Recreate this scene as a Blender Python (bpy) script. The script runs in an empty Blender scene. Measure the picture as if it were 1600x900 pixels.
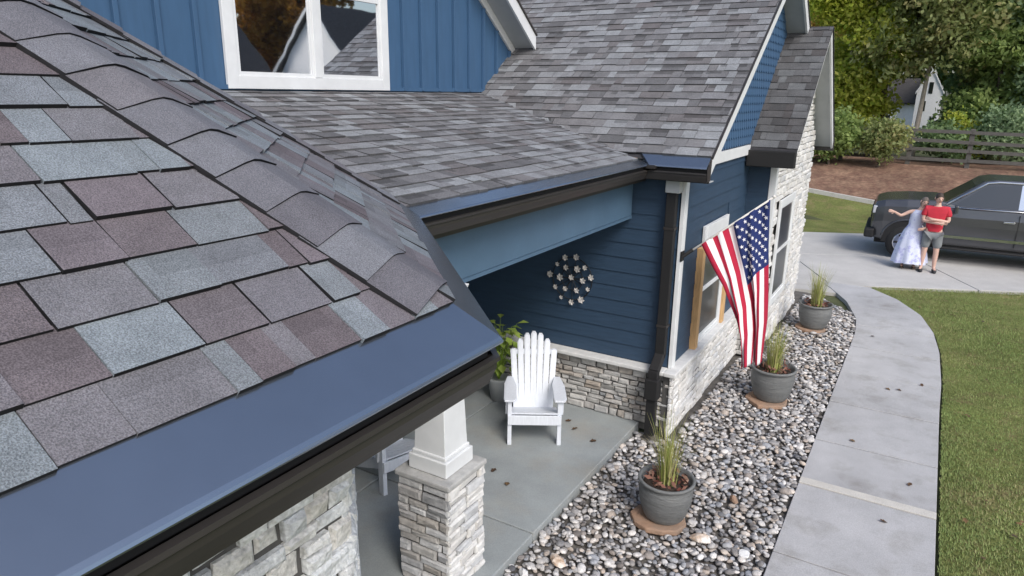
import bpy, math, random
import numpy as np
from mathutils import Matrix, Vector
rnd = random.Random(7)
nrs = np.random.RandomState(11)
S = bpy.context.scene
COL = S.collection
# ------------------------------------------------------------------ camera
yaw, pitch, roll = math.radians(30.84), math.radians(15.86), math.radians(-0.79)
fw = Vector((-math.sin(yaw)*math.cos(pitch), math.cos(yaw)*math.cos(pitch), -math.sin(pitch)))
rt = Vector((math.cos(yaw), math.sin(yaw), 0)); dn = fw.cross(rt)
r2 = math.cos(roll)*rt + math.sin(roll)*dn; d2 = -math.sin(roll)*rt + math.cos(roll)*dn
cam = bpy.data.cameras.new('camera'); cob = bpy.data.objects.new('camera', cam); COL.objects.link(cob)
cam.sensor_width = 36; cam.lens = 36*1080/1600; cam.clip_start = .05; cam.clip_end = 600
up = -d2; bk = -fw
cob.matrix_world = Matrix(((r2.x, up.x, bk.x, 0), (r2.y, up.y, bk.y, 0), (r2.z, up.z, bk.z, 3.8), (0, 0, 0, 1)))
S.camera = cob
# ------------------------------------------------------------------ sky and sun (bright overcast)
SUN_EL, SUN_AZ = 44, 128      # azimuth from +Y clockwise: light comes from the lawn side, a little behind
w = bpy.data.worlds.new('World'); S.world = w; w.use_nodes = True
nt = w.node_tree; bg = nt.nodes['Background']
sky = nt.nodes.new('ShaderNodeTexSky'); sky.sky_type = 'NISHITA'; sky.sun_disc = False
sky.sun_elevation = math.radians(SUN_EL); sky.sun_rotation = math.radians(SUN_AZ)
sky.dust_density = 3; sky.air_density = 1; sky.ozone_density = 1.2
nt.links.new(sky.outputs[0], bg.inputs[0]); bg.inputs[1].default_value = .15
sl = bpy.data.lights.new('sun', 'SUN'); sl.energy = 1.5; sl.angle = math.radians(22); sl.color = (1, .99, .975)
so = bpy.data.objects.new('sun', sl); COL.objects.link(so)
a, e = math.radians(SUN_AZ), math.radians(SUN_EL)
sd = Vector((math.sin(a)*math.cos(e), math.cos(a)*math.cos(e), math.sin(e)))
so.rotation_euler = (-sd).to_track_quat('-Z', 'Y').to_euler()
S.view_settings.view_transform = 'Standard'; S.view_settings.look = 'None'
S.view_settings.exposure = 0.32; S.view_settings.gamma = 1

# ------------------------------------------------------------------ materials
MATS = {}
def lin(c):
    return tuple(((v/255)/12.92 if v/255 <= .04045 else ((v/255+.055)/1.055)**2.4) for v in c)
def mat(name, col=(.5, .5, .5), rough=.7, metal=0., var=.12, vs=6., bump=0., bs=60., tint=None, src='attr',
        speck=0., ss=250., spec=.5, stretch=None, var2=0., vs2=.8, col2=None, c2s=1.5, c2lo=.45, c2hi=.62):
    m = bpy.data.materials.new(name); m.use_nodes = True; MATS[name] = m
    n = m.node_tree.nodes; L = m.node_tree.links; b = n['Principled BSDF']
    b.inputs['Roughness'].default_value = rough; b.inputs['Metallic'].default_value = metal
    b.inputs['Specular IOR Level'].default_value = spec
    tc = n.new('ShaderNodeTexCoord'); co = tc.outputs['Object']
    if stretch:
        mp = n.new('ShaderNodeMapping'); mp.inputs['Scale'].default_value = stretch
        L.new(co, mp.inputs[0]); co = mp.outputs[0]
    def noise(sc, det=4, ro=.6):
        t = n.new('ShaderNodeTexNoise'); t.inputs['Scale'].default_value = sc; t.inputs['Detail'].default_value = det
        t.inputs['Roughness'].default_value = ro; L.new(co, t.inputs['Vector']); return t.outputs['Fac']
    if tint:
        r = n.new('ShaderNodeValToRGB'); cr = r.color_ramp; cr.interpolation = 'LINEAR'
        while len(cr.elements) < len(tint): cr.elements.new(.5)
        for i, c in enumerate(tint):
            cr.elements[i].position = i/(len(tint)-1); cr.elements[i].color = (*c, 1)
        if src == 'attr':
            at = n.new('ShaderNodeAttribute'); at.attribute_name = 'tint'; L.new(at.outputs['Fac'], r.inputs[0])
        else:
            oi = n.new('ShaderNodeObjectInfo'); L.new(oi.outputs['Random'], r.inputs[0])
        cur = r.outputs[0]
    else:
        rg = n.new('ShaderNodeRGB'); rg.outputs[0].default_value = (*col, 1); cur = rg.outputs[0]
    if col2:
        mr = n.new('ShaderNodeMapRange'); mr.inputs[1].default_value = c2lo; mr.inputs[2].default_value = c2hi
        L.new(noise(c2s, 6, .65), mr.inputs[0])
        mx = n.new('ShaderNodeMix'); mx.data_type = 'RGBA'; L.new(mr.outputs[0], mx.inputs[0])
        L.new(cur, mx.inputs[6]); mx.inputs[7].default_value = (*col2, 1); cur = mx.outputs[2]
    def mul(fac_sock, amt, lo=.3, hi=.7):
        nonlocal cur
        mr = n.new('ShaderNodeMapRange'); mr.inputs[1].default_value = lo; mr.inputs[2].default_value = hi
        mr.inputs[3].default_value = 1-amt; mr.inputs[4].default_value = 1+amt; L.new(fac_sock, mr.inputs[0])
        vm = n.new('ShaderNodeVectorMath'); vm.operation = 'SCALE'; L.new(cur, vm.inputs[0]); L.new(mr.outputs[0], vm.inputs['Scale'])
        cur = vm.outputs[0]
    if var: mul(noise(vs), var)
    if var2: mul(noise(vs2, 5), var2)
    if speck: mul(noise(ss, 1, .5), speck, .35, .65)
    L.new(cur, b.inputs['Base Color'])
    if bump:
        bp = n.new('ShaderNodeBump'); bp.inputs['Strength'].default_value = bump; bp.inputs['Distance'].default_value = .02
        L.new(noise(bs, 5), bp.inputs['Height']); L.new(bp.outputs[0], b.inputs['Normal'])
    return m
SH = [lin(c) for c in ((106, 99, 103), (112, 105, 109), (120, 117, 122), (122, 125, 130), (127, 134, 139), (134, 142, 148), (119, 120, 126), (118, 110, 115))]
SHB = [lin(c) for c in ((94, 94, 96), (110, 110, 112), (124, 125, 128), (138, 141, 144), (119, 119, 121), (104, 101, 102))]
M = dict(
    shingle=mat('shingle', tint=SH, rough=.95, var=.14, vs=9, speck=.30, ss=300, bump=.5, bs=260, spec=.2),
    shingle_far=mat('shingle_far', tint=SHB, rough=.95, var=.16, vs=5, speck=.25, ss=120, spec=.2),
    cap=mat('cap', tint=[lin((104, 102, 108)), lin((122, 124, 130)), lin((114, 110, 114))], rough=.95, var=.12, vs=8, speck=.28, ss=300, bump=.4, bs=260, spec=.2),
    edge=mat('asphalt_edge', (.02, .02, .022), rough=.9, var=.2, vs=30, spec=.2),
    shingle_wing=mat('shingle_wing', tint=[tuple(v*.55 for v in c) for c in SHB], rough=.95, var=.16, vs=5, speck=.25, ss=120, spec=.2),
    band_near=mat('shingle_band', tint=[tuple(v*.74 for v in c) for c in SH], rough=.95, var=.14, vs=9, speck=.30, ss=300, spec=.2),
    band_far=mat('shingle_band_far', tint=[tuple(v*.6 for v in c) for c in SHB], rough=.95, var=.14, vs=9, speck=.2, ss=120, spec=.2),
    deck=mat('deck', (.045, .045, .05), rough=.95, var=.2, vs=20, spec=.2),
    cover=mat('gutter_cover', (.30, .34, .395), rough=.22, metal=.9, var=.03, vs=4, var2=.07, vs2=1.0),
    gutter=mat('gutter_bronze', (.034, .031, .030), rough=.4, var=.12, vs=4, spec=.5),
    black=mat('black', (.012, .012, .013), rough=.7, var=.1),
    soffit=mat('soffit', lin((172, 176, 178)), rough=.7, var=.06, vs=4),
    white=mat('white_trim', (.72, .74, .75), rough=.5, var=.05, vs=5, var2=.05),
    chairwhite=mat('chair_paint', (.72, .76, .82), rough=.45, var=.06, vs=8, stretch=(6, 6, 1)),
    siding=mat('blue_siding', (.028, .058, .104), rough=.55, var=.12, vs=4, bump=.15, bs=40, stretch=(1, 1, 9)),  # same blue paint as the boards, kept darker to carry the porch shade
    board=mat('blue_board_lit', (.050, .114, .215), rough=.5, var=.07, vs=3, stretch=(6, 6, 1)),  # siding paint again, lightened: the light on the dormer is put into the colour
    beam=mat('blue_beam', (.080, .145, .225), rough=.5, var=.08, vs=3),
    stone=mat('stone_pale', tint=[lin(c) for c in ((184, 188, 192), (210, 213, 216), (226, 228, 229), (216, 213, 208), (198, 203, 210))], rough=.9, var=.2, vs=16, var2=.1, bump=.9, bs=30, speck=.12, ss=70, spec=.25),
    stone2=mat('stone_grey', tint=[lin(c) for c in ((136, 137, 138), (172, 173, 174), (196, 197, 197), (164, 160, 154), (182, 184, 188))], rough=.9, var=.2, vs=14, bump=.6, bs=30, spec=.25),
    stone3=mat('stone_tan', tint=[lin(c) for c in ((148, 147, 144), (176, 175, 172), (194, 193, 190), (168, 158, 147), (180, 182, 183))], rough=.9, var=.2, vs=12, bump=.6, bs=30, spec=.25),
    stonew=mat('stone_white', tint=[lin(c) for c in ((188, 190, 192), (216, 216, 214), (204, 202, 198), (224, 224, 222), (196, 194, 190))], rough=.9, var=.14, vs=14, bump=.5, bs=26, spec=.25),
    mortar=mat('mortar', lin((88, 87, 86)), rough=.95, var=.15, vs=20, spec=.2),
    capstone=mat('cap_stone', lin((176, 176, 174)), rough=.85, var=.16, vs=12, bump=.4, bs=40),
    ledge=mat('ledge', lin((212, 213, 212)), rough=.8, var=.1, vs=10, bump=.3, bs=40),
    patio=mat('patio_concrete', lin((150, 156, 157)), rough=.75, var=.08, vs=3, var2=.1, vs2=.7, speck=.06, ss=90, bump=.1, bs=90, col2=lin((152, 150, 142)), c2s=1.1, c2lo=.5, c2hi=.75),
    walk=mat('walk_concrete', lin((176, 176, 177)), rough=.85, var=.08, vs=2.5, var2=.12, vs2=.6, speck=.1, ss=110, bump=.2, bs=120, col2=lin((150, 148, 145)), c2s=2.2, c2lo=.52, c2hi=.75),
    walkstrip=mat('walk_strip', lin((196, 193, 186)), rough=.85, var=.08, vs=6, speck=.1, ss=110),
    drive=mat('drive_concrete', lin((186, 184, 180)), rough=.85, var=.07, vs=2, var2=.1, vs2=.4, speck=.06, ss=60),
    joint=mat('joint', (.06, .058, .052), rough=1, var=.2, vs=20),
    soil=mat('soil', (.13, .12, .108), rough=1, var=.3, vs=12, bump=.5, bs=40),
    lawn=mat('lawn', (.15, .17, .055), rough=.95, var=.3, vs=22, var2=.25, vs2=1.2, col2=(.21, .17, .085), c2s=2.6, c2lo=.5, c2hi=.72, bump=.6, bs=70, spec=.15),
    blade=mat('grass_blade', tint=[(.17, .245, .075), (.215, .29, .10), (.26, .305, .115), (.32, .275, .15)], rough=.7, var=.2, vs=2, spec=.2),
    mulch=mat('mulch', (.17, .095, .065), rough=1, var=.35, vs=9, var2=.2, bump=.8, bs=30, col2=(.24, .15, .10), c2s=3),
    far_ground=mat('far_ground', (.075, .085, .035), rough=1, var=.3, vs=1),
    rock=mat('rock', tint=[lin(c) for c in ((96, 97, 101), (172, 171, 171), (204, 201, 198), (126, 124, 125), (190, 177, 164), (224, 222, 220), (112, 107, 104), (154, 158, 165), (200, 196, 191))], rough=.8, var=.22, vs=25, bump=.3, bs=60, spec=.3),
    rocko=mat('rock_o', tint=[lin(c) for c in ((96, 97, 101), (172, 171, 171), (204, 201, 198), (126, 124, 125), (190, 177, 164), (224, 222, 220), (112, 107, 104), (154, 158, 165), (200, 196, 191))], src='obj', rough=.8, var=.25, vs=2, bump=.3, bs=4, spec=.3),
    rocktan=mat('rock_tan', lin((190, 164, 140)), rough=.9, var=.25, vs=14, col2=lin((222, 216, 208)), c2s=9, c2lo=.4, c2hi=.6, bump=.9, bs=24),
    rockwhite=mat('rock_white', lin((222, 222, 222)), rough=.85, var=.12, vs=9, bump=.4, bs=20),
    pot=mat('pot_glaze', lin((112, 114, 114)), rough=.55, var=.2, vs=5, var2=.15, vs2=2, bump=.5, bs=14, stretch=(1, 1, 6), spec=.4),
    flag_stone=mat('saucer_stone', lin((164, 134, 112)), rough=.9, var=.2, vs=10, col2=lin((140, 120, 104)), c2s=5, bump=.4, bs=30),
    potsoil=mat('pot_soil', (.05, .036, .028), rough=1, var=.4, vs=30, bump=.8, bs=40),
    reed=mat('reed', tint=[(.22, .28, .06), (.36, .40, .11), (.46, .42, .2), (.50, .43, .28)], rough=.7, var=.1, spec=.2),
    redleaf=mat('redleaf', tint=[(.16, .05, .04), (.24, .12, .09), (.30, .20, .15)], rough=.8, var=.1, spec=.2),
    fern=mat('fern', tint=[(.22, .34, .05), (.36, .46, .10), (.12, .22, .04)], rough=.6, var=.1, spec=.3),
    oak=mat('cedar_trim', lin((204, 166, 118)), rough=.65, var=.16, vs=6, stretch=(10, 10, 1.2)),
    glassdark=None,
    red=mat('flag_red', (.42, .022, .055), rough=.8, var=.08, vs=6, spec=.2),
    fwhite=mat('flag_white', (.78, .77, .78), rough=.8, var=.05, vs=6, spec=.2),
    blue=mat('flag_blue', (.022, .036, .135), rough=.8, var=.08, vs=6, spec=.2),
    polewhite=mat('pole', (.66, .64, .60), rough=.4, var=.05),
    flower=mat('flower_metal', (.62, .60, .58), rough=.45, metal=.25, var=.15, vs=15),
    truck=mat('truck_paint', (.115, .118, .128), rough=.24, metal=.65, var=.06, vs=3, spec=.6),
    chrome=mat('chrome', (.72, .73, .76), rough=.18, metal=1, var=.04),
    tyre=mat('tyre', (.02, .02, .021), rough=.85, var=.15, vs=15),
    lamp=mat('lamp_lens', (.55, .57, .6), rough=.1, var=.05, spec=.8),
    fence=mat('fence_wood', (.105, .10, .092), rough=.9, var=.3, vs=7, stretch=(1, 8, 8)),
    bark=mat('bark', (.12, .095, .075), rough=.95, var=.3, vs=8, stretch=(3, 3, 1), bump=.5, bs=20),
    barkpale=mat('bark_pale', (.34, .30, .25), rough=.95, var=.25, vs=6, stretch=(3, 3, 1)),
    skin=mat('skin', (.62, .41, .33), rough=.6, var=.06, vs=10),
    hairgrey=mat('hair_grey', (.16, .13, .11), rough=.7, var=.25, vs=40),
    hairdark=mat('hair_dark', (.055, .04, .032), rough=.7, var=.25, vs=40),
    shirt=mat('red_shirt', (.52, .028, .05), rough=.85, var=.12, vs=8),
    shorts=mat('grey_shorts', (.20, .215, .225), rough=.85, var=.12, vs=10),
    shoe=mat('shoe', (.022, .023, .028), rough=.6, var=.1),
    sandal=mat('sandal', (.10, .07, .05), rough=.6, var=.1),
    dress=mat('dress', (.66, .70, .86), rough=.85, var=.1, vs=8, col2=(.38, .40, .64), c2s=8, c2lo=.5, c2hi=.62),
    denim=mat('denim', (.10, .15, .27), rough=.85, var=.15, vs=14),
    housewhite=mat('house_white', (.92, .92, .92), rough=.7, var=.05),
    roofdark=mat('roof_dark', (.06, .055, .055), rough=.9, var=.25, vs=3, stretch=(1, 1, 6)),
    leafdry=mat('leaf_dry', tint=[(.11, .06, .03), (.05, .03, .02), (.17, .10, .04)], src='obj', rough=.8, var=.1),
)
def leafmat(name, cols):
    m = mat(name, tint=cols, rough=.6, var=.15, vs=.5, spec=.3); return m
LEAF = dict(
    lime=leafmat('leaf_lime', [(0.345, 0.467, 0.071), (0.567, 0.620, 0.102), (0.620, 0.620, 0.152), (0.446, 0.547, 0.081)]),
    green=leafmat('leaf_green', [(0.162, 0.243, 0.081), (0.264, 0.364, 0.121), (0.386, 0.486, 0.162), (0.223, 0.304, 0.102)]),
    olive=leafmat('leaf_olive', [(.22, .27, .10), (.32, .38, .15), (.42, .46, .20), (.40, .37, .17)]),
    dark=leafmat('leaf_dark', [(0.137, 0.214, 0.102), (0.228, 0.335, 0.153), (0.335, 0.456, 0.214)]),
    blue=leafmat('leaf_bluegreen', [(0.203, 0.294, 0.173), (0.324, 0.446, 0.254), (0.446, 0.567, 0.324)]),
    rust=leafmat('leaf_rust', [(0.526, 0.345, 0.102), (0.510, 0.345, 0.098), (0.405, 0.364, 0.121)]),
    orange=leafmat('leaf_orange', [(0.420, 0.200, 0.030), (0.550, 0.320, 0.060), (0.300, 0.150, 0.030)]),
)
for lm in LEAF.values():
    n = lm.node_tree.nodes; b = n['Principled BSDF']; tr = n.new('ShaderNodeBsdfTranslucent'); mx = n.new('ShaderNodeMixShader'); mx.inputs[0].default_value = .5
    L = lm.node_tree.links; src = b.inputs['Base Color'].links[0].from_socket; L.new(src, tr.inputs[0])
    L.new(b.outputs[0], mx.inputs[1]); L.new(tr.outputs[0], mx.inputs[2]); L.new(mx.outputs[0], n['Material Output'].inputs[0])
def glass(name, refl, base, rough=.02):
    m = bpy.data.materials.new(name); m.use_nodes = True; n = m.node_tree.nodes; L = m.node_tree.links
    b = n['Principled BSDF']; b.inputs['Base Color'].default_value = (*base, 1); b.inputs['Roughness'].default_value = .3
    g = n.new('ShaderNodeBsdfGlossy'); g.inputs['Roughness'].default_value = rough; g.inputs[0].default_value = (.95, .97, 1, 1)
    t = n.new('ShaderNodeTexNoise'); t.inputs['Scale'].default_value = 1.6
    bp = n.new('ShaderNodeBump'); bp.inputs['Strength'].default_value = .05; bp.inputs['Distance'].default_value = .02
    tc = n.new('ShaderNodeTexCoord'); L.new(tc.outputs['Object'], t.inputs['Vector']); L.new(t.outputs['Fac'], bp.inputs['Height']); L.new(bp.outputs[0], g.inputs['Normal'])
    mx = n.new('ShaderNodeMixShader'); mx.inputs[0].default_value = refl
    L.new(b.outputs[0], mx.inputs[1]); L.new(g.outputs[0], mx.inputs[2]); L.new(mx.outputs[0], n['Material Output'].inputs[0])
    return m
M['glass'] = glass('window_glass', .8, (.012, .014, .016))
M['glassdark'] = glass('window_glass_dark', .07, (.012, .016, .016))
M['carglass'] = glass('car_glass', .07, (.010, .011, .012))

# ------------------------------------------------------------------ object helpers
def V3(*a): return np.array(a, float)
class MB:
    def __init__(s): s.v = []; s.f = []; s.t = []; s.m = []
    def add(s, vs, fs, t=0., mi=0):
        o = len(s.v); s.v += [tuple(float(c) for c in p) for p in vs]
        for f in fs: s.f.append(tuple(i+o for i in f)); s.t.append(t); s.m.append(mi)
        return s
    def box(s, a, b, t=0., mi=0):
        x0, y0, z0 = np.minimum(a, b); x1, y1, z1 = np.maximum(a, b)
        return s.add([(x0, y0, z0), (x1, y0, z0), (x1, y1, z0), (x0, y1, z0), (x0, y0, z1), (x1, y0, z1), (x1, y1, z1), (x0, y1, z1)],
                     [(0, 3, 2, 1), (4, 5, 6, 7), (0, 1, 5, 4), (1, 2, 6, 5), (2, 3, 7, 6), (3, 0, 4, 7)], t, mi)
    def hexa(s, p, t=0., mi=0):      # 8 points: bottom ring 4, top ring 4
        return s.add(p, [(0, 3, 2, 1), (4, 5, 6, 7), (0, 1, 5, 4), (1, 2, 6, 5), (2, 3, 7, 6), (3, 0, 4, 7)], t, mi)
    def bar(s, p, q, wdir, w, h, t=0., mi=0):   # bar from p to q, width w along wdir, h along the third axis
        p, q, wd = np.array(p, float), np.array(q, float), np.array(wdir, float); d = q-p; d /= np.linalg.norm(d)
        wd = wd-d*(wd@d); wd /= np.linalg.norm(wd); hd = np.cross(d, wd); A, B = wd*w/2, hd*h/2
        return s.hexa([p-A-B, p+A-B, p+A+B, p-A+B, q-A-B, q+A-B, q+A+B, q-A+B], t, mi)
    def prism(s, poly, off, t=0., mi=0):
        n = len(poly); off = np.array(off, float); P = [np.array(p, float) for p in poly]
        return s.add(P+[p+off for p in P], [tuple(range(n))[::-1], tuple(range(n, 2*n))]+[(i, (i+1) % n, n+(i+1) % n, n+i) for i in range(n)], t, mi)
    def tube(s, pts, rad, n=8, t=0., mi=0, cap=True):
        pts = [np.array(p, float) for p in pts]; rad = rad if hasattr(rad, '__len__') else [rad]*len(pts); rings = []
        vs = []; fs = []
        for i, p in enumerate(pts):
            d = pts[min(i+1, len(pts)-1)]-pts[max(i-1, 0)]; d /= np.linalg.norm(d)+1e-9
            u = np.cross(d, (0, 0, 1) if abs(d[2]) < .9 else (1, 0, 0)); u /= np.linalg.norm(u); v = np.cross(d, u)
            for k in range(n):
                a = 2*math.pi*k/n; vs.append(p+rad[i]*(math.cos(a)*u+math.sin(a)*v))
        for i in range(len(pts)-1):
            for k in range(n): fs.append((i*n+k, i*n+(k+1) % n, (i+1)*n+(k+1) % n, (i+1)*n+k))
        if cap: fs += [tuple(range(n))[::-1], tuple(range((len(pts)-1)*n, len(pts)*n))]
        return s.add(vs, fs, t, mi)
    def lathe(s, prof, n=24, c=(0, 0, 0), t=0., mi=0, wob=0., axis=2):
        vs = []; fs = []
        for r, z in prof:
            for k in range(n):
                a = 2*math.pi*k/n; q = [r*math.cos(a), r*math.sin(a), z]
                if axis == 1: q = [q[0], q[2], q[1]]
                vs.append((c[0]+q[0], c[1]+q[1], c[2]+q[2]))
        for i in range(len(prof)-1):
            for k in range(n): fs.append((i*n+k, i*n+(k+1) % n, (i+1)*n+(k+1) % n, (i+1)*n+k))
        fs += [tuple(range(n))[::-1], tuple(range((len(prof)-1)*n, len(prof)*n))]
        return s.add(vs, fs, t, mi)
    def build(s, name, mt, parent=None, smooth=False, world=False, bevel=0.):
        return obj(name, s.v, s.f, mt, parent, s.t, s.m, smooth, world, bevel)
LOC = {}
def obj(name, v, f, mt, parent=None, t=None, mi=None, smooth=False, world=False, bevel=0.):
    me = bpy.data.meshes.new(name); me.from_pydata(v, [], f)
    mts = mt if isinstance(mt, (list, tuple)) else [mt]
    for q in mts: me.materials.append(q)
    if mi and any(mi): me.polygons.foreach_set('material_index', mi)
    if t is not None and len(t) == len(me.polygons):
        at = me.attributes.new('tint', 'FLOAT', 'FACE'); at.data.foreach_set('value', [float(x) for x in t])
    if smooth: me.polygons.foreach_set('use_smooth', [True]*len(me.polygons))
    me.update()
    o = bpy.data.objects.new(name, me); COL.objects.link(o)
    if bevel:
        b = o.modifiers.new('bevel', 'BEVEL'); b.width = bevel; b.segments = 2; b.limit_method = 'ANGLE'
    if parent is not None:
        o.parent = parent
        if world and parent in LOC: o.matrix_parent_inverse = Matrix.Translation(-Vector(LOC[parent]))
    return o
def tag(o, label=None, cat=None, group=None, kind=None):
    if label: o['label'] = label
    if cat: o['category'] = cat
    if group: o['group'] = group
    if kind: o['kind'] = kind
    return o
def thing(name, label, cat, loc=(0, 0, 0), rz=0, group=None):
    o = bpy.data.objects.new(name, None); COL.objects.link(o); o.empty_display_size = .2
    o.location = loc; o.rotation_euler = (0, 0, rz); LOC[o] = loc
    return tag(o, label, cat, group)
def copy_tree(o, parent=None):
    c = o.copy(); COL.objects.link(c)
    if parent: c.parent = parent
    for ch in list(o.children): copy_tree(ch, c)
    return c
def lerp(a, b, t): return np.array(a, float)*(1-t)+np.array(b, float)*t
def big(name, v, nper, idx, mt, parent=None, tint=None, kind='stuff', smooth=False):
    """fast mesh: v (N,3), faces of equal size"""
    me = bpy.data.meshes.new(name); N = len(v); F = len(idx)
    me.vertices.add(N); me.vertices.foreach_set('co', np.asarray(v, np.float32).ravel())
    me.loops.add(F*nper); me.loops.foreach_set('vertex_index', np.asarray(idx, np.int32).ravel())
    me.polygons.add(F); me.polygons.foreach_set('loop_start', np.arange(F, dtype=np.int32)*nper)
    try: me.polygons.foreach_set('loop_total', np.full(F, nper, np.int32))
    except Exception: pass
    if smooth: me.polygons.foreach_set('use_smooth', np.ones(F, bool))
    me.materials.append(mt)
    if tint is not None:
        at = me.attributes.new('tint', 'FLOAT', 'FACE'); at.data.foreach_set('value', np.asarray(tint, np.float32))
    me.update(calc_edges=True); me.validate()
    o = bpy.data.objects.new(name, me); COL.objects.link(o)
    if parent: o.parent = parent
    if kind: o['kind'] = kind
    return o

# ================================================================== SETTING
def ground_h(x, y):
    """flat round the house, a bank beyond the driveway, dropping again behind the fence"""
    s = min(max((y-(23.6+.1*x))/7.0, 0), 1); h = 1.42*s*s*(3-2*s)
    s = min(max((y-33)/14, 0), 1); h -= 1.2*s*s*(3-2*s)
    return h
def sheet(name, x0, x1, y0, y1, nx, ny, dz, mt, hf=ground_h, edge=None):
    v = []; f = []
    for j in range(ny+1):
        for i in range(nx+1):
            x = x0+(x1-x0)*i/nx; y = y0+(y1-y0)*j/ny
            if edge: x, y = edge(i/nx, j/ny)
            v.append((x, y, hf(x, y)+dz))
    for j in range(ny):
        for i in range(nx): a = j*(nx+1)+i; f.append((a, a+1, a+nx+2, a+nx+1))
    return tag(obj(name, v, f, mt, smooth=True), kind='structure')
sheet('ground', -160, 160, -120, 260, 80, 160, -.06, M['far_ground'])
# walk edges
YL = [3.0, 12.3, 13.1, 14.2, 15.1, 16.2]; XL = [-.67, -.67, -.73, -1.0, -1.4, -2.1]
YR = [3.0, 9.5, 10.6, 12.0, 13.0, 14.0, 14.9, 15.6, 16.2]; XR = [.52, .55, .57, .54, .45, .24, -.18, -.75, -1.2]
def xl(y): return float(np.interp(y, YL, XL))
def xr(y): return float(np.interp(y, YR, XR))
E1 = V3(math.cos(math.radians(26)), math.sin(math.radians(26)), 0); E2 = V3(-E1[1], E1[0], 0); D0 = V3(-.88, 15.62, 0)
def dw(u, v, z=0): return D0+E1*u+E2*v+V3(0, 0, z)
# lawn right of the walk up to the driveway
def lawn_edge(i, j):
    y0 = -6+21.6*j; x0 = xr(max(y0, 3.0)) if y0 < 15.6 else -.75
    u = i**1.6; x = x0+.005+(30-x0)*u
    ymax = D0[1]+(x-D0[0])*math.tan(math.radians(26))
    return x, (-6 if j == 0 else -6+(ymax+6)*j) if x > .6 else min(y0, ymax)
v = []; f = []
NX, NY = 24, 40
for j in range(NY+1):
    for i in range(NX+1):
        y = -6+21.55*j/NY; x0 = xr(max(y, 3))+.035; u = (i/NX)**1.7; x = x0+(34-x0)*u
        y2 = y+(j/NY)**3*max(0, (x-x0))*math.tan(math.radians(26))
        v.append((x, y2, -.012+.012*math.sin(x*1.7+y*.9)*min(1, u*8)))
for j in range(NY):
    for i in range(NX): a_ = j*(NX+1)+i; f.append((a_, a_+1, a_+NX+2, a_+NX+1))
lawn = tag(obj('lawn', v, f, M['lawn'], smooth=True), kind='structure')
# lawn strip and mulch bank beyond the driveway (along the driveway's far edge)
def strip(name, v0, v1, dz, mt, u0=-14, u1=26, nu=40, nv=8):
    v = []; f = []
    for j in range(nv+1):
        for i in range(nu+1):
            u = u0+(u1-u0)*i/nu; k = j/nv
            a = dw(u, 5.93); ya = a[1]
            yA = lerp((v0(a[0], ya),), (v1(a[0], ya),), k)[0]
            v.append((a[0], yA, ground_h(a[0], yA)+dz))
    for j in range(nv):
        for i in range(nu): a = j*(nu+1)+i; f.append((a, a+1, a+nu+2, a+nu+1))
    return tag(obj(name, v, f, mt, smooth=True), kind='structure')
def curb_y(x, ya): return max(25.42-.21*x if x < 1 else 25.21+.3*(x-1), ya+.4)
strip('roadside_lawn', lambda x, ya: ya+.01, curb_y, .004, M['lawn'])
strip('mulch_bank', curb_y, lambda x, ya: max(34., curb_y(x, ya)+3), .012, M['mulch'])
mb = MB(); px = np.linspace(-9, 9, 30); pv = []
for i in range(29):
    x0, x1 = px[i], px[i+1]-.006; y0, y1 = curb_y(x0, 0), curb_y(x1, 0)
    h0, h1 = ground_h(x0, y0)-.05, ground_h(x1, y1)-.05
    mb.hexa([(x0, y0, h0), (x1, y1, h1), (x1, y1+.16, h1), (x0, y0+.16, h0), (x0, y0, h0+.19), (x1, y1, h1+.19), (x1, y1+.16, h1+.19), (x0, y0+.16, h0+.19)])
tag(mb.build('edging_kerb', M['walkstrip']), kind='structure')
# walk: slabs with open joints on a dark base
v = []; f = []; ys = np.linspace(3.0, 16.1, 60)
for y in ys: v += [(xl(y)+.01, y, -.03), (xr(y)-.01, y, -.03)]
for i in range(len(ys)-1): f.append((2*i, 2*i+1, 2*i+3, 2*i+2))
walk = tag(obj('walkway', v, f, M['joint']), kind='structure')
def slab(parent, mt, y0, y1, z=.02, n=6, sk=.0):
    vs = []; fs = []
    for i in range(n+1):
        y = y0+(y1-y0)*i/n
        a, b = xl(y), xr(y)
        vs += [(a, y+sk*.3, z), (b, y-sk*.3, z), (a, y+sk*.3, z-.1), (b, y-sk*.3, z-.1)]
    for i in range(n):
        a = 4*i; fs += [(a, a+1, a+5, a+4), (a, a+4, a+6, a+2), (a+1, a+3, a+7, a+5)]
    fs += [(0, 2, 3, 1), (4*n, 4*n+1, 4*n+3, 4*n+2)]
    return obj('slab', vs, fs, mt, parent, bevel=.006)
ey = [3.05, 4.38, 5.57, 6.86]
for i in range(3): slab(walk, M['walk'], ey[i]+.009, ey[i+1]-.009, .02+.002*(i % 2))
slab(walk, M['walkstrip'], 6.866, 6.985, .026)
ey = [6.99, 7.95, 9.15, 10.35, 11.55, 12.75, 13.95]
for i in range(6): slab(walk, M['walk'], ey[i]+.009, ey[i+1]-.009, .02+.002*((i*7) % 3-1))
slab(walk, M['walk'], 13.956, 15.55, .02, 10)
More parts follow.
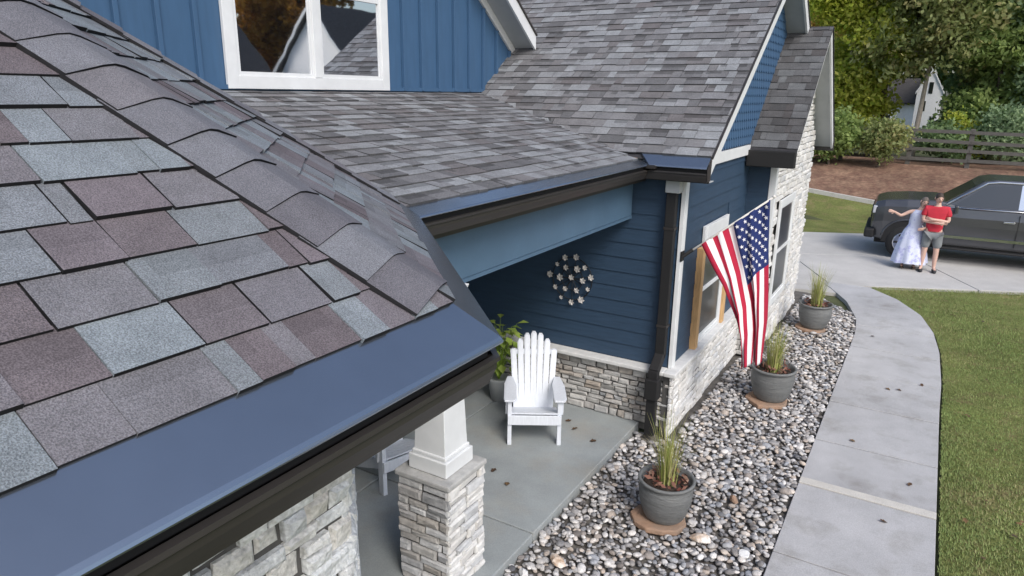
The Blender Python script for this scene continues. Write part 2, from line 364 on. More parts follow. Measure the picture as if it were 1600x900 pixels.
# driveway slabs
mb = MB(); mb.add([dw(-14, .02, -.035), dw(20, .02, -.035), dw(20, 5.9, -.035), dw(-14, 5.9, -.035)], [(0, 1, 2, 3)])
drive = tag(mb.build('driveway', M['joint']), kind='structure')
us = [-9.4, -6.5, -3.55, -.6, 2.33, 5.3, 8.3, 11.3, 14.3, 17.3]
for i in range(len(us)-1):
    for (va, vb) in ((0, 2.95), (2.965, 5.92)):
        a, b = us[i]+.012, us[i+1]-.012
        m2 = MB(); m2.hexa([dw(a, va, -.1), dw(b, va, -.1), dw(b, vb, -.1), dw(a, vb, -.1), dw(a, va, .012), dw(b, va, .012), dw(b, vb, .012), dw(a, vb, .012)])
        m2.build('slab', M['drive'], drive, bevel=.008)
# small apron where the walk meets the driveway
mb = MB(); mb.prism([(-2.4, 14.6, -.08), (-1.25, 14.75, -.08), (-.9, 15.6, -.08), dw(-.02, -.012)+V3(0, 0, -.08), dw(-4, -.012)+V3(0, 0, -.08), (-4.6, 13.9, -.08)], (0, 0, .088))
tag(mb.build('driveway_apron', M['drive']), kind='structure')
# patio
pt = MB(); pt.box((-5.4, 2.3, -.05), (-2.52, 7.2, .03)); patio = tag(pt.build('patio', M['joint']), kind='structure')
for (y0, y1) in ((2.3, 4.6), (4.615, 7.16)):
    for (x0, x1) in ((-5.38, -4.25), (-4.235, -2.5)):
        MB().box((x0, y0, -.05), (x1, y1, .08)).build('slab', M['patio'], patio, bevel=.01)
# bed soil
v = []; f = []; ys = np.linspace(2.2, 14.6, 40)
for y in ys: v += [(-2.51 if y < 7.1 else -2.3, y, -.03), (xl(max(y, 3))-.003 if y < 13.6 else xl(13.6)-.003-(y-13.6)*.9, y, -.03)]
for i in range(len(ys)-1): f.append((2*i, 2*i+1, 2*i+3, 2*i+2))
tag(obj('bed_soil', v, f, M['soil']), kind='structure')

# ================================================================== HOUSE
house = thing('house', 'blue sided house with grey shingle roofs, stone walls and covered porch', 'house', (-4.5, 7, 0))
def hpart(mb, name, mt, **k): return mb.build(name, mt, house, world=True, **k)
# ---- shingle field
def shingles(parent, O, U, Dv, m, dmin, dmax, ulim, e, mt, joined, name='shingle', seed=1, wmin=.10, wmax=.30, lift=.011, z0=0., skip=None, band=.4):
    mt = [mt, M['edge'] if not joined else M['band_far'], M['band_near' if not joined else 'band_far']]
    r = random.Random(seed); U = np.array(U, float); Dv = np.array(Dv, float); O = np.array(O, float)
    N = -Dv*m+V3(0, 0, 1); N /= np.linalg.norm(N)
    def P(u, d, w_): return O+U*u+Dv*d+V3(0, 0, m*d+z0)+N*w_
    J = MB(); j = 0; out = []
    d = dmin
    while d < dmax-.01:
        d1 = min(d+e*1.12, dmax); lo0, hi0 = ulim(d); lo1, hi1 = ulim(d1)
        u = min(lo0, lo1)-r.uniform(0, .15); end = max(hi0, hi1)
        while u < end:
            wd = r.choice((r.uniform(wmin, wmax), r.uniform(wmin*.8, wmin*1.5), r.uniform(wmax*.6, wmax))); u2 = u+wd
            a0, b0 = min(max(u, lo0), hi0), min(max(u2, lo0), hi0); a1, b1 = min(max(u, lo1), hi1), min(max(u2, lo1), hi1)
            if (b0-a0 > .012 or b1-a1 > .012) and not (skip and skip((a0+b0)/2, d)):
                g = r.choice((.0004, .0004, .0008, .002, .004)); up_ = lift+r.uniform(-.003, .005)*lift/.011; dd = d+r.uniform(-.004, .004)
                if b0-a0 < 2*g: b0 = a0+2*g
                if b1-a1 < 2*g: b1 = a1+2*g
                q = [P(a0+g, dd, -.002), P(b0-g, dd, -.002), P(b1-g, d1, -.004), P(a1+g, d1, -.004), P(a0+g, dd, up_), P(b0-g, dd, up_), P(b1-g, d1, up_*.2), P(a1+g, d1, up_*.2)]
                mbx = J if joined else MB()
                tn = r.random()
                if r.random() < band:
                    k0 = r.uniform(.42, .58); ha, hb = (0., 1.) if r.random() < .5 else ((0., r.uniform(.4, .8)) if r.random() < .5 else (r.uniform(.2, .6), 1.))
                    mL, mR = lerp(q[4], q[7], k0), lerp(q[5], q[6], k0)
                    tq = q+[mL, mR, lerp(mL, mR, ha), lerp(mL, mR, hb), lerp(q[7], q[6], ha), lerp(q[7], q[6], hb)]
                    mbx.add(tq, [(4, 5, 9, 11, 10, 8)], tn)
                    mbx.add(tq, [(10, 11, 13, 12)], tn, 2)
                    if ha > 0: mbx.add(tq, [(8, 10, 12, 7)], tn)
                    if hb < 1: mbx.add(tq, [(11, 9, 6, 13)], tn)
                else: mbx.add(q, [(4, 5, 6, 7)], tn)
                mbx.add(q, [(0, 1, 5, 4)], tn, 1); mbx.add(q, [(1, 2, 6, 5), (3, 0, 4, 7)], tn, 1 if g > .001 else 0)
                if not joined: out.append(mbx.build(name, mt, parent))
            u = u2
        d += e; j += 1
    if joined:
        o = J.build(name+'_field' if name == 'shingle' else name, mt, parent); o['kind'] = 'stuff'; return o
    return out
# ---- gutter with a cover sheet, fascia and soffit along an eave
def gutter(P0, P1, n, slope, a0, a1, soff=.44, name='gutter', rise=0., cover_w=.155, sofd=None):
    P0, P1, n = np.array(P0, float), np.array(P1, float), np.array(n, float); al = P1-P0; Ln = np.linalg.norm(al); al /= Ln
    def Q(e_, d, z):   # e_=0 start, 1 end
        return (P0+al*(a0*d) if e_ == 0 else P1-al*(a1*d))-n*d+V3(0, 0, z)
    def sweep(prof, nm, mt, parent, thick=None):
        mb = MB(); k = len(prof)
        vs = [Q(0, *p) for p in prof]+[Q(1, *p) for p in prof]
        mb.add(vs, [(i, i+1, k+i+1, k+i) for i in range(k-1)])
        mb.add([vs[i] for i in range(k)], [tuple(range(k))]); mb.add([vs[k+i] for i in range(k)], [tuple(range(k))[::-1]])
        return mb.build(nm, mt, parent, world=True)
    # front trough
    g = sweep([(.030, -.050), (.010, -.052), (.008, -.064), (.018, -.072), (.020, -.092), (.034, -.124), (.040, -.142), (.12, -.142), (.12, -.03)], name, M['gutter'], house)
    sweep([(.045, -.056), (.045, -.008), (.11, -.008), (.11, -.056)], 'slot', M['black'], g)
    cw = cover_w
    sweep([(cw, slope*cw+.006), (.010, slope*.010+.004), (.003, .002), (0., -.004), (.002, -.009), (.008, -.012), (.02, -.006), (cw, slope*cw-.004)], 'gutter_cover', M['cover'], g)
    sweep([(.122, -.02), (.122, -.16), (.145, -.16), (.145, -.02)], 'fascia', M['gutter'], g)
    if soff: sweep([(.146, -.145), (soff, -.145), (soff, -.155), (.146, -.155)], 'soffit', M['soffit'], g)
    return g
# ---- stone facing
def stones(parent, O, U, N, wdt, hgt, mt, joined=False, seed=1, rh=(.06, .12), rw=(.12, .34), dep=(.015, .05), clip=None, name='stone', ends=.0, jit=.008, gap=.004):
    r = random.Random(seed); O = np.array(O, float); U = np.array(U, float); N = np.array(N, float); Z = V3(0, 0, 1)
    J = MB(); v0 = 0
    while v0 < hgt-.02:
        h = min(r.uniform(*rh), hgt-v0)
        if hgt-v0-h < .04: h = hgt-v0
        u = -ends
        while u < wdt+ends-.01:
            wd = r.uniform(*rw)
            if wdt+ends-u-wd < .07: wd = wdt+ends-u
            segs = [(v0, v0+h)]
            if h > .10 and r.random() < .25: mid = v0+h*r.uniform(.4, .6); segs = [(v0, mid), (mid, v0+h)]
            for (s0, s1) in segs:
                if clip and not clip(u+wd/2, (s0+s1)/2): continue
                g = gap; dp = r.uniform(*dep); c = min(.014, (s1-s0)*.2)
                qs = [(u+g, s0+g), (u+wd-g, s0+g), (u+wd-g, s1-g), (u+g, s1-g)]
                jt = [(r.uniform(-jit, jit), r.uniform(-jit, jit)*.7) for _ in range(4)]
                # keep inside the cell
                ps = [(max(u+g*.5, min(u+wd-g*.5, p[0]+a[0])), max(s0+g*.5, min(s1-g*.5, p[1]+a[1]))) for p, a in zip(qs, jt)]
                cx = sum(p[0] for p in ps)/4; cy = sum(p[1] for p in ps)/4
                def P(p, w_): return O+U*p[0]+Z*p[1]+N*w_
                bk_ = [P(p, -.01) for p in ps]; md = [P(p, dp-c+r.uniform(-.004, .004)) for p in ps]
                kx = max(0., 1-c*2.2/wd); ky = max(0., 1-c*2.2/(s1-s0))
                fr = [P((cx+(p[0]-cx)*kx, cy+(p[1]-cy)*ky), dp+r.uniform(-.008, .008)) for p in ps]
                vs = bk_+md+fr
                fs = [(8, 9, 10, 11)]+[(i, (i+1) % 4, 4+(i+1) % 4, 4+i) for i in range(4)]+[(4+i, 4+(i+1) % 4, 8+(i+1) % 4, 8+i) for i in range(4)]
                mbx = J if joined else MB(); mbx.add(vs, fs, r.random())
                if not joined: mbx.build(name, mt, parent)
            u += wd
        v0 += h
    if joined:
        o = J.build('stone_field', mt, parent); o['kind'] = 'stuff'; return o

# ---------------- turret (octagon)
TC = V3(-3.54, .6, 0); TR = 2.53; ZE = 3.09; TM = .7; T8 = math.tan(math.radians(22.5)); EX = .136/math.sqrt(1+TM*TM)
def fac(k):
    a = math.radians(45*k); n = V3(math.cos(a), math.sin(a), 0); t = V3(-math.sin(a), math.cos(a), 0); return n, t
mb = MB(); ap = TC+V3(0, 0, ZE+TM*TR)
for k in range(8):
    n, t = fac(k); r0 = TR-.10; hw = r0*T8
    mb.add([TC+n*r0-t*hw+V3(0, 0, ZE+TM*.1), TC+n*r0+t*hw+V3(0, 0, ZE+TM*.1), ap], [(0, 1, 2)])
troof = hpart(mb, 'turret_roof', M['deck'])
for k in range(8):
    n, t = fac(k)
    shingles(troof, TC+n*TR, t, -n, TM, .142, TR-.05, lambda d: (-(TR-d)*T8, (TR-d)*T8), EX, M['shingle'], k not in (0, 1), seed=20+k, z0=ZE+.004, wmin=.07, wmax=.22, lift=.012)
# hip caps
for k in range(8):
    a = math.radians(45*k+22.5); hd = V3(math.cos(a), math.sin(a), 0); RC = TR/math.cos(math.radians(22.5))
    low = TC+hd*(RC-.20)+V3(0, 0, ZE+TM*.20*math.cos(math.radians(22.5))+.018); H = ap+V3(0, 0, .018)-low; LH = np.linalg.norm(H); H /= LH
    n0, _ = fac(k); n1, _ = fac(k+1)
    N0 = n0*TM+V3(0, 0, 1); N0 /= np.linalg.norm(N0); N1 = n1*TM+V3(0, 0, 1); N1 /= np.linalg.norm(N1); NA = (N0+N1)/np.linalg.norm(N0+N1)
    S0 = np.cross(N0, H); S0 /= np.linalg.norm(S0); S0 *= -1 if S0@(n0-n1) < 0 else 1
    S1 = np.cross(N1, H); S1 /= np.linalg.norm(S1); S1 *= -1 if S1@(n1-n0) < 0 else 1
    s = 0.; EXC = .162; i = 0
    while s < LH-.06:
        L_ = min(EXC*1.35, LH-s); wd = .178+rnd.uniform(-.003, .003); vs = []
        for (q, lift) in ((s+rnd.uniform(-.005, .005), (.014+rnd.uniform(0, .003))), (s+L_, .006)):
            for S_, x in ((S0, wd), (S0, .045), (None, 0), (S1, .045), (S1, wd)):
                b_ = low+H*q+(S_*x if S_ is not None else V3(0, 0, 0))
                vs.append(b_+NA*(lift*(1.0 if x < .1 else .75)-(.004 if x == 0 else 0)))
        top = list(vs); vs = vs+[p-NA*.008 for p in top[:5]]+[p-NA*.02 for p in top[5:]]
        fs = [(j, j+1, j+6, j+5) for j in range(4)]+[(10+j, 11+j, j+1, j) for j in range(4)]+[(0, 5, 15, 10), (4, 14, 19, 9)]
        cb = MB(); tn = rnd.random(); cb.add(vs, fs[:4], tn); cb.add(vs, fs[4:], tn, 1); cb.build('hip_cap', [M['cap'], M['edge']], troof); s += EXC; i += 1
# turret eaves
for k in (7, 0, 1):
    n, t = fac(k); hw = TR*T8
    gutter(TC+n*TR-t*hw+V3(0, 0, ZE), TC+n*TR+t*hw+V3(0, 0, ZE), n, TM, T8, -T8 if k == 1 else T8)
# turret walls
WR = TR-.46
mb = MB(); hw = WR*T8
ring = [TC+fac(k)[0]*(WR-.03)-fac(k)[1]*(WR-.03)*T8 for k in range(8)]
mb.prism([p+V3(0, 0, 0) for p in ring], (0, 0, ZE-.15))
twall = hpart(mb, 'turret_wall', M['mortar'])
for k in (7, 0, 1, 2):
    n, t = fac(k)
    stones(twall, TC+n*(WR-.035)-t*hw, t, n, 2*hw, ZE-.15, M['stone'], k != 0, seed=40+k, rh=(.055, .11), rw=(.08, .24), dep=(.012, .045), ends=.012 if k == 0 else 0., gap=.003, jit=.007)

# ---------------- porch roof (low pitch) and big front gable roof
PX, PM, EY, BM = -2.5, .25, 6.9, .7; PIY = 3.12; DX = -5.23
mb = MB()
mb.add([(PX-.1, PIY-.03, ZE+.02), (PX-.1, EY+.1, ZE+.02), (DX-.1, 7.91, ZE+PM*(PX-DX+.1)-.004), (DX-.1, 2.1, ZE+PM*(PX-DX+.1)-.004)], [(0, 1, 2, 3)])
proof = hpart(mb, 'porch_roof', M['deck'])
def ulim_p(d):   # u = Y along eave, d inward
    return (PIY-.357*d+.0, EY+.357*d)
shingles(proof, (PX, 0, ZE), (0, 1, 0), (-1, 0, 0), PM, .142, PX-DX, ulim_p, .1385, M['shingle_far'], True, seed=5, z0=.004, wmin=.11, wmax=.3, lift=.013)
gutter((PX, PIY, ZE), (PX, EY, ZE), (1, 0, 0), PM, -T8, -1., soff=.30)
RX = -1.9; PKY = 10.6; PKZ = ZE+BM*(PKY-EY)
mb = MB()
mb.add([(RX+.0, EY+.1, ZE+.07-.02), (RX, PKY, PKZ-.02), (-9, PKY, PKZ-.02), (-9, 7.9, ZE+.7-.02), (-2.6, EY+.1, ZE+.07-.02)], [(0, 1, 2, 3, 4)])
mb.add([(RX, PKY, PKZ-.02), (RX, 2*PKY-EY, ZE-.02), (-9, 2*PKY-EY, ZE-.02), (-9, PKY, PKZ-.02)], [(0, 1, 2, 3)])
groof = hpart(mb, 'gable_roof', M['deck'])
def ulim_g(d):   # u = -X
    y = d
    return (-RX-.0, min(8.9, 2.5+d/.357+.06) if d < 1.0 else 8.9)
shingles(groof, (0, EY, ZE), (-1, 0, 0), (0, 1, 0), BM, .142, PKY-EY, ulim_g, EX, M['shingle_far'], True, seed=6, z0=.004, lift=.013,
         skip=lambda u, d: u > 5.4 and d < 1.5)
gutter((-2.5, EY, ZE), (RX, EY, ZE), (0, -1, 0), BM, -1., 0., soff=.30)
hpart(MB().box((-2.85, 6.86, ZE-.03), (-2.42, 7.12, ZE+.004)), 'valley_flashing', M['gutter'])
mb = MB(); mb.prism([(-2.5, 6.9, ZE-.01), (-2.70, 7.10, ZE+.02), (-2.70, 7.10, ZE+.15), (-2.5, 6.9, ZE+.004)], (.012, -.012, 0)); hpart(mb, 'valley_trim', M['cover'])
# gutter end plate and rake boards of the big gable
mb = MB(); mb.prism([(RX+.004, EY+.005, ZE-.02), (RX+.004, EY+.15, ZE+.09), (RX+.004, EY+.15, ZE-.134), (RX+.004, EY+.04, ZE-.134)], (.004, 0, 0)); hpart(mb, 'gutter_end', M['gutter'])
def rake(x0, x1, ya, za, yb, zb, h, nm, mt, lift=0.):
    mb = MB(); mb.hexa([(x0, ya, za-h), (x1, ya, za-h), (x1, yb, zb-h), (x0, yb, zb-h), (x0, ya, za+lift), (x1, ya, za+lift), (x1, yb, zb+lift), (x0, yb, zb+lift)]); return hpart(mb, nm, mt)
rake(RX-.028, RX+.004, EY+.16, ZE+.10-.012, PKY, PKZ-.012, .17, 'rake_board', M['white'])
rake(RX-.028, RX+.004, 2*PKY-EY, ZE-.012, PKY, PKZ-.012, .17, 'rake_board', M['white'])
rake(RX-.004, RX+.02, EY+.14, ZE+.105, PKY, PKZ+.006, .022, 'drip_edge', M['gutter'])
rake(RX-.004, RX+.02, 2*PKY-EY, ZE+.0, PKY, PKZ+.006, .022, 'drip_edge', M['gutter'])
for ya, za in ((EY+.16, ZE+.10), (2*PKY-EY, ZE)):
    rake(-2.2, RX-.03, ya, za-.15, PKY, PKZ-.15, .012, 'rake_soffit', M['soffit'])
# ---------------- front gable wall
SX, SY = -2.2, 7.2; LZ = .80; WYE = 2*PKY-SY
mb = MB(); mb.prism([(SX-.02, SY+.02, 0), (SX-.02, WYE, 0), (SX-.02, WYE, ZE-.2), (SX-.02, PKY, PKZ-.19), (SX-.02, SY+.02, ZE-.2)], (-.12, 0, 0))
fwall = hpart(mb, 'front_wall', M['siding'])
def lap_boards(parent, O, U, N, wdt, z0, z1, ex, cuts=()):
    O, U, N = np.array(O, float), np.array(U, float), np.array(N, float); z = z0
    while z < z1-.01:
        h = min(ex, z1-z)
        spans = [(0, wdt)]
        for (a, b, c, d) in cuts:
            if z+h > c and z < d: spans = [s for sp in spans for s in ((sp[0], min(sp[1], a)), (max(sp[0], b), sp[1])) if s[1]-s[0] > .03]
        for (a, b) in spans:
            A, B = O+U*a, O+U*b; Z = lambda q: V3(0, 0, q)
            MB().hexa([A+Z(z), B+Z(z), B+Z(z)+N*.016, A+Z(z)+N*.016, A+Z(z+h+.012), B+Z(z+h+.012), B+Z(z+h+.012)+N*.004, A+Z(z+h+.012)+N*.004]).build('siding_board', M['siding'], parent)
        z += h
lap_boards(fwall, (SX-.018, SY+.1, 0), (0, 1, 0), (1, 0, 0), 3.0, LZ+.01, 3.0, .163, cuts=[(.86, 1.96, LZ-.1, 2.32)])
# shakes in the gable: half-round tabs
mb = MB(); z = 3.15; row = 0
while z < PKZ-.2:
    ylo = EY+(z-ZE)/BM+.02; yhi = 2*PKY-ylo; y = SY-.06+(row % 2)*.06
    while y < yhi:
        if y+.12 > ylo-.1:
            vs = []; k = 6
            pr = [(y+.004, z+.13), (y+.004, z+.035), (y+.03, z+.004), (y+.085, z+.004), (y+.112, z+.035), (y+.112, z+.13)]
            vs = [(SX+.016*(1-(q[1]-z)/.16), q[0], q[1]) for q in pr]+[(SX-.02, q[0], q[1]) for q in pr]
            mb.add(vs, [(5, 4, 3, 2, 1, 0)]+[(i, i+1, 7+i, 6+i) for i in range(5)])
        y += .116
    z += .105; row += 1
# clip shakes above the rake line
keep = [i for i, f_ in enumerate(mb.f)]
ok = []
for f_ in mb.f:
    c = np.mean([mb.v[i] for i in f_], 0); ok.append(c[2] < min(PKZ-BM*abs(c[1]-PKY), 9)-.17)
mb.f = [f_ for f_, k_ in zip(mb.f, ok) if k_]; mb.t = [0.]*len(mb.f); mb.m = [0]*len(mb.f)
mb.build('shakes', M['board'], fwall)['kind'] = 'stuff'
hpart(MB().box((SX-.01, SY, 3.01), (SX+.03, 10.3, 3.14)), 'band_board', M['white'], bevel=.004)
hpart(MB().box((SX-.02, SY-.004, LZ+.002), (SX+.026, SY+.11, 3.005)), 'corner_board', M['white'], bevel=.004)
# knee-wall stone and ledge along the front and in the porch
mb = MB(); mb.box((SX-.03, SY-.1, 0), (SX+.06, 10.25, LZ-.05)); kw = hpart(mb, 'knee_wall', M['mortar'])
stones(kw, (SX+.06, SY-.13, 0), (0, 1, 0), (1, 0, 0), 3.35, LZ-.055, M['stonew'], seed=61, rh=(.06, .1), rw=(.12, .3), dep=(.01, .03))
hpart(MB().box((SX-.02, SY-.16, LZ-.05), (SX+.12, 10.22, LZ)), 'ledge', M['ledge'], bevel=.01)
mb = MB(); mb.box((-5.3, SY-.06, .0), (SX+.059, SY+.02, LZ-.052)); kp = hpart(mb, 'porch_knee_wall', M['mortar'])
stones(kp, (-5.3, SY-.06, .08), (1, 0, 0), (0, -1, 0), 5.3+SX+.09, LZ-.14, M['stone3'], seed=62, rh=(.045, .10), rw=(.08, .24), dep=(.012, .045), jit=.014, gap=.003)
hpart(MB().box((-5.3, SY-.16, LZ-.048), (SX-.021, SY+.01, LZ-.001)), 'ledge', M['ledge'], bevel=.01)
# porch back wall with lap boards
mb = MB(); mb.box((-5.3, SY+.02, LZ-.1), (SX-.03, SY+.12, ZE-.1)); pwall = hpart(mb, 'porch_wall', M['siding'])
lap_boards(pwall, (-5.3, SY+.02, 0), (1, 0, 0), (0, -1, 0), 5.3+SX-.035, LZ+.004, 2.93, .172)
# porch house-side wall, door and ceiling
mb = MB(); mb.box((-5.42, 2.2, 0), (-5.3, SY+.1, ZE)); hwall = hpart(mb, 'house_side_wall', M['siding'])
lap_boards(hwall, (-5.3, 2.7, 0), (0, 1, 0), (1, 0, 0), 4.4, .1, 2.9, .172, cuts=[(1.6, 2.7, -.1, 2.35)])
d_ = hpart(MB().box((-5.31, 4.38, .09), (-5.27, 5.32, 2.2)), 'front_door', M['white'], bevel=.01)
MB().tube([(-5.25, 5.2, 1.05), (-5.2, 5.2, 1.05), (-5.2, 5.1, 1.05)], .012, 8).build('handle', M['chrome'], d_)
hpart(MB().box((-5.3, 2.5, 2.9), (-2.78, SY+.02, 2.935)), 'porch_ceiling', M['beam'])
hpart(MB().box((-2.98, 3.0, 2.5), (-2.76, SY-.02, 2.895)), 'porch_beam', M['beam'], bevel=.006)
hpart(MB().box((-2.985, 3.0, 2.47), (-2.755, SY-.02, 2.499)), 'beam_trim', M['beam'])
hpart(MB().box((-2.76, 3.1, 2.895), (-2.62, SY-.02, 2.93)), 'frieze', M['gutter'])
# downspout
ds = MB(); 
for p, q in (((-2.30, SY-.06, 2.93), (-2.30, SY-.06, .95)), ((-2.30, SY-.06, .97), (-2.30, SY-.24, .82)), ((-2.30, SY-.24, .84), (-2.30, SY-.24, .05))):
    ds.bar(p, q, (1, 0, 0), .11, .08)
dso = hpart(ds, 'downspout', M['black'], bevel=.008)
for z in (2.4, 1.3): MB().box((-2.362, SY-.105, z), (-2.238, SY-.0, z+.025)).build('strap', M['gutter'], dso)
MB().box((-2.375, SY-.315, .50), (-2.225, SY-.165, .74)).build('collar', M['black'], dso, bevel=.01)
hpart(MB().box((-2.36, SY-.14, 2.80), (-2.20, SY-.02, 2.935)), 'corbel', M['soffit'], bevel=.01)
# ---------------- column
CXa, CXb, CYa, CYb = -3.10, -2.66, 3.58, 4.02
mb = MB(); mb.box((CXa, CYa, .05), (CXb, CYb, 1.0)); colm = hpart(mb, 'porch_column', M['mortar'])
stones(colm, (CXa, CYa, .08), (1, 0, 0), (0, -1, 0), CXb-CXa, .92, M['stone2'], seed=71, rh=(.05, .1), rw=(.1, .26), dep=(.015, .035), ends=.02)
stones(colm, (CXb, CYa, .08), (0, 1, 0), (1, 0, 0), CYb-CYa, .92, M['stonew'], seed=72, rh=(.05, .1), rw=(.1, .26), dep=(.015, .035), ends=.02)  # whiter stone on this face: its stronger light is put into the colour
stones(colm, (CXb, CYb, .08), (-1, 0, 0), (0, 1, 0), CXb-CXa, .92, M['stone2'], True, seed=73, rh=(.05, .1), rw=(.1, .26), dep=(.015, .035))
stones(colm, (CXa, CYb, .08), (0, -1, 0), (-1, 0, 0), CYb-CYa, .92, M['stone2'], True, seed=74, rh=(.05, .1), rw=(.1, .26), dep=(.015, .035))
MB().box((CXa-.035, CYa-.035, 1.0), (CXb+.035, CYb+.035, 1.045)).build('cap_stone', M['capstone'], colm, bevel=.012)
cx, cy = (CXa+CXb)/2, (CYa+CYb)/2
def sq(h, z): return [(cx-h, cy-h, z), (cx+h, cy-h, z), (cx+h, cy+h, z), (cx-h, cy+h, z)]
MB().hexa(sq(.175, 1.05)+sq(.175, 1.17)).build('plinth', M['white'], colm, bevel=.006)
MB().hexa(sq(.158, 1.17)+sq(.158, 1.205)).build('plinth_moulding', M['white'], colm, bevel=.01)
MB().hexa(sq(.145, 1.2)+sq(.10, 2.36)).build('shaft', M['white'], colm, bevel=.006)
MB().hexa(sq(.13, 2.36)+sq(.16, 2.468)).build('capital', M['white'], colm, bevel=.006)
# ---------------- dormer
DPY = 5.02; DPZ = 4.38+.75*(8.67-DPY); D0Z = ZE+PM*(PX-DX)
def drake(y): return DPZ-.75*abs(y-DPY)
mb = MB(); mb.prism([(DX, 1.36, 3.6), (DX, 8.68, 3.6), (DX, 8.68, drake(8.68)), (DX, DPY, DPZ), (DX, 1.36, drake(1.36))], (-3.5, 0, 0))
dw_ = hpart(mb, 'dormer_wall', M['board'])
for i in range(-11, 13):
    y = 5.02+i*.322
    if 3.9 < y < 6.12: continue
    zt = drake(y)-.125
    MB().box((DX+.002, y-.02, D0Z+.02), (DX+.04, y+.02, zt)).build('batten', M['board'], dw_, bevel=.003)
MB().box((DX+.003, 2.2, D0Z+.016), (DX+.03, 7.92, D0Z+.055)).build('base_flashing', M['board'], dw_)
for sgn in (-1, 1):
    ye = DPY+sgn*3.68
    def slabp(x0, x1, t0, t1, nm, mt):
        mb = MB(); mb.hexa([(x0, DPY, DPZ+t0), (x1, DPY, DPZ+t0), (x1, ye, drake(ye)+t0), (x0, ye, drake(ye)+t0), (x0, DPY, DPZ+t1), (x1, DPY, DPZ+t1), (x1, ye, drake(ye)+t1), (x0, ye, drake(ye)+t1)]); return hpart(mb, nm, mt)
    slabp(DX-3.4, DX+.33, .02, .03, 'dormer_soffit', M['soffit'])
    slabp(DX+.332, DX+.362, -.01, .17, 'dormer_rake_board', M['white'])
    slabp(DX-3.4, DX+.331, .031, .17, 'dormer_roof', M['deck'])
    slabp(DX-3.4, DX+.385, .172, .192, 'dormer_shingle_edge', M['roofdark'])
    slabp(DX+.002, DX+.03, -.10, .018, 'frieze_board', M['white'])
# dormer window (double)
def window(parent_name, x, y0, y1, z0, z1, rail, cw, glassm, casing=.09, mull=True, head=0.):
    mb = MB(); X0, X1 = x, x+.035
    mb.box((X0, y0, z0), (X1, y0+casing, z1)); mb.box((X0, y1-casing, z0), (X1, y1, z1))
    mb.box((X0, y0+casing, z0), (X1, y1-casing, z0+casing)); mb.box((X0, y0+casing, z1-casing-head), (X1+head*.1, y1-casing, z1))
    win = hpart(mb, parent_name, M['white'], bevel=.004)
    ym = (y0+y1)/2; lights = [(y0+casing, y1-casing)]
    if mull:
        lights = [(y0+casing, ym-.045), (ym+.045, y1-casing)]
        MB().box((X0+.001, ym-.045, z0+casing), (X1+.004, ym+.045, z1-casing-head)).build('mullion', M['white'], win, bevel=.004)
    for (a, b) in lights:
        za, zb = z0+casing, z1-casing-head; s = .035
        f = MB()
        f.box((X0, a+.001, za), (X0+.022, a+s, zb)); f.box((X0, b-s, za), (X0+.022, b-.001, zb)); f.box((X0, a+s, za+.001), (X0+.022, b-s, za+s)); f.box((X0, a+s, zb-s), (X0+.022, b-s, zb-.001))
        f.box((X0+.002, a+s, rail-.022), (X0+.03, b-s, rail+.022)); f.build('sash', M['white'], win)
        MB().box((X0+.004, a+s-.004, za+s-.004), (X0+.010, b-s+.004, rail-.02)).build('pane', glassm, win)
        MB().box((X0+.006, a+s-.004, rail+.02), (X0+.012, b-s+.004, zb-s+.004)).build('pane', glassm, win)
    return win
window('window', DX+.006, 3.98, 6.04, D0Z+.02, 5.62, 4.68, .1, M['glass'], casing=.11)
# front wall window with cedar side trims
wn = window('window', SX+.002, 8.06, 9.14, LZ+.005, 2.30, 1.5, .08, M['glassdark'], casing=.06, mull=False, head=.13)
for y in (7.985, 9.20):
    MB().box((SX-.01, y-.055, LZ+.002), (SX+.07, y+.055, 2.06)).build('side_trim', M['oak'], wn, bevel=.006)
# ---------------- stone wing
QX, QY0, QY1 = -1.85, 10.2, 13.55; QRX = -1.58; QE0, QE1 = 9.93, 13.82; QPY = (QE0+QE1)/2; QM = .90; QZ = 3.05; QPZ = QZ+QM*(QPY-QE0)
mb = MB(); mb.prism([(QX-.03, QY0+.03, 0), (QX-.03, QY1, 0), (QX-.03, QY1, QZ+.1), (QX-.03, QPY, QPZ-.12), (QX-.03, QY0+.03, QZ+.1)], (-1.2, 0, 0)); qw = hpart(mb, 'stone_wing_wall', M['mortar'])
def clipq(u, v): 
    y = QY0+u
    if 10.78-.09 < y < 11.98+.09 and .62 < v < 2.33: return False
    return v < QPZ-.16-QM*abs(y-QPY)
stones(qw, (QX-.03, QY0, 0), (0, 1, 0), (1, 0, 0), QY1-QY0, QPZ, M['stonew'], True, seed=81, rh=(.07, .13), rw=(.14, .34), dep=(.02, .05), clip=clipq)
stones(qw, (QX-.36, QY0+.03, 0), (1, 0, 0), (0, -1, 0), .34, LZ-.1, M['stone3'], False, seed=82, rh=(.07, .12), rw=(.12, .3), dep=(.02, .04))
window('window', QX+.004, 10.76, 11.98, .66, 2.30, 1.5, .08, M['glassdark'], casing=.10, mull=False)
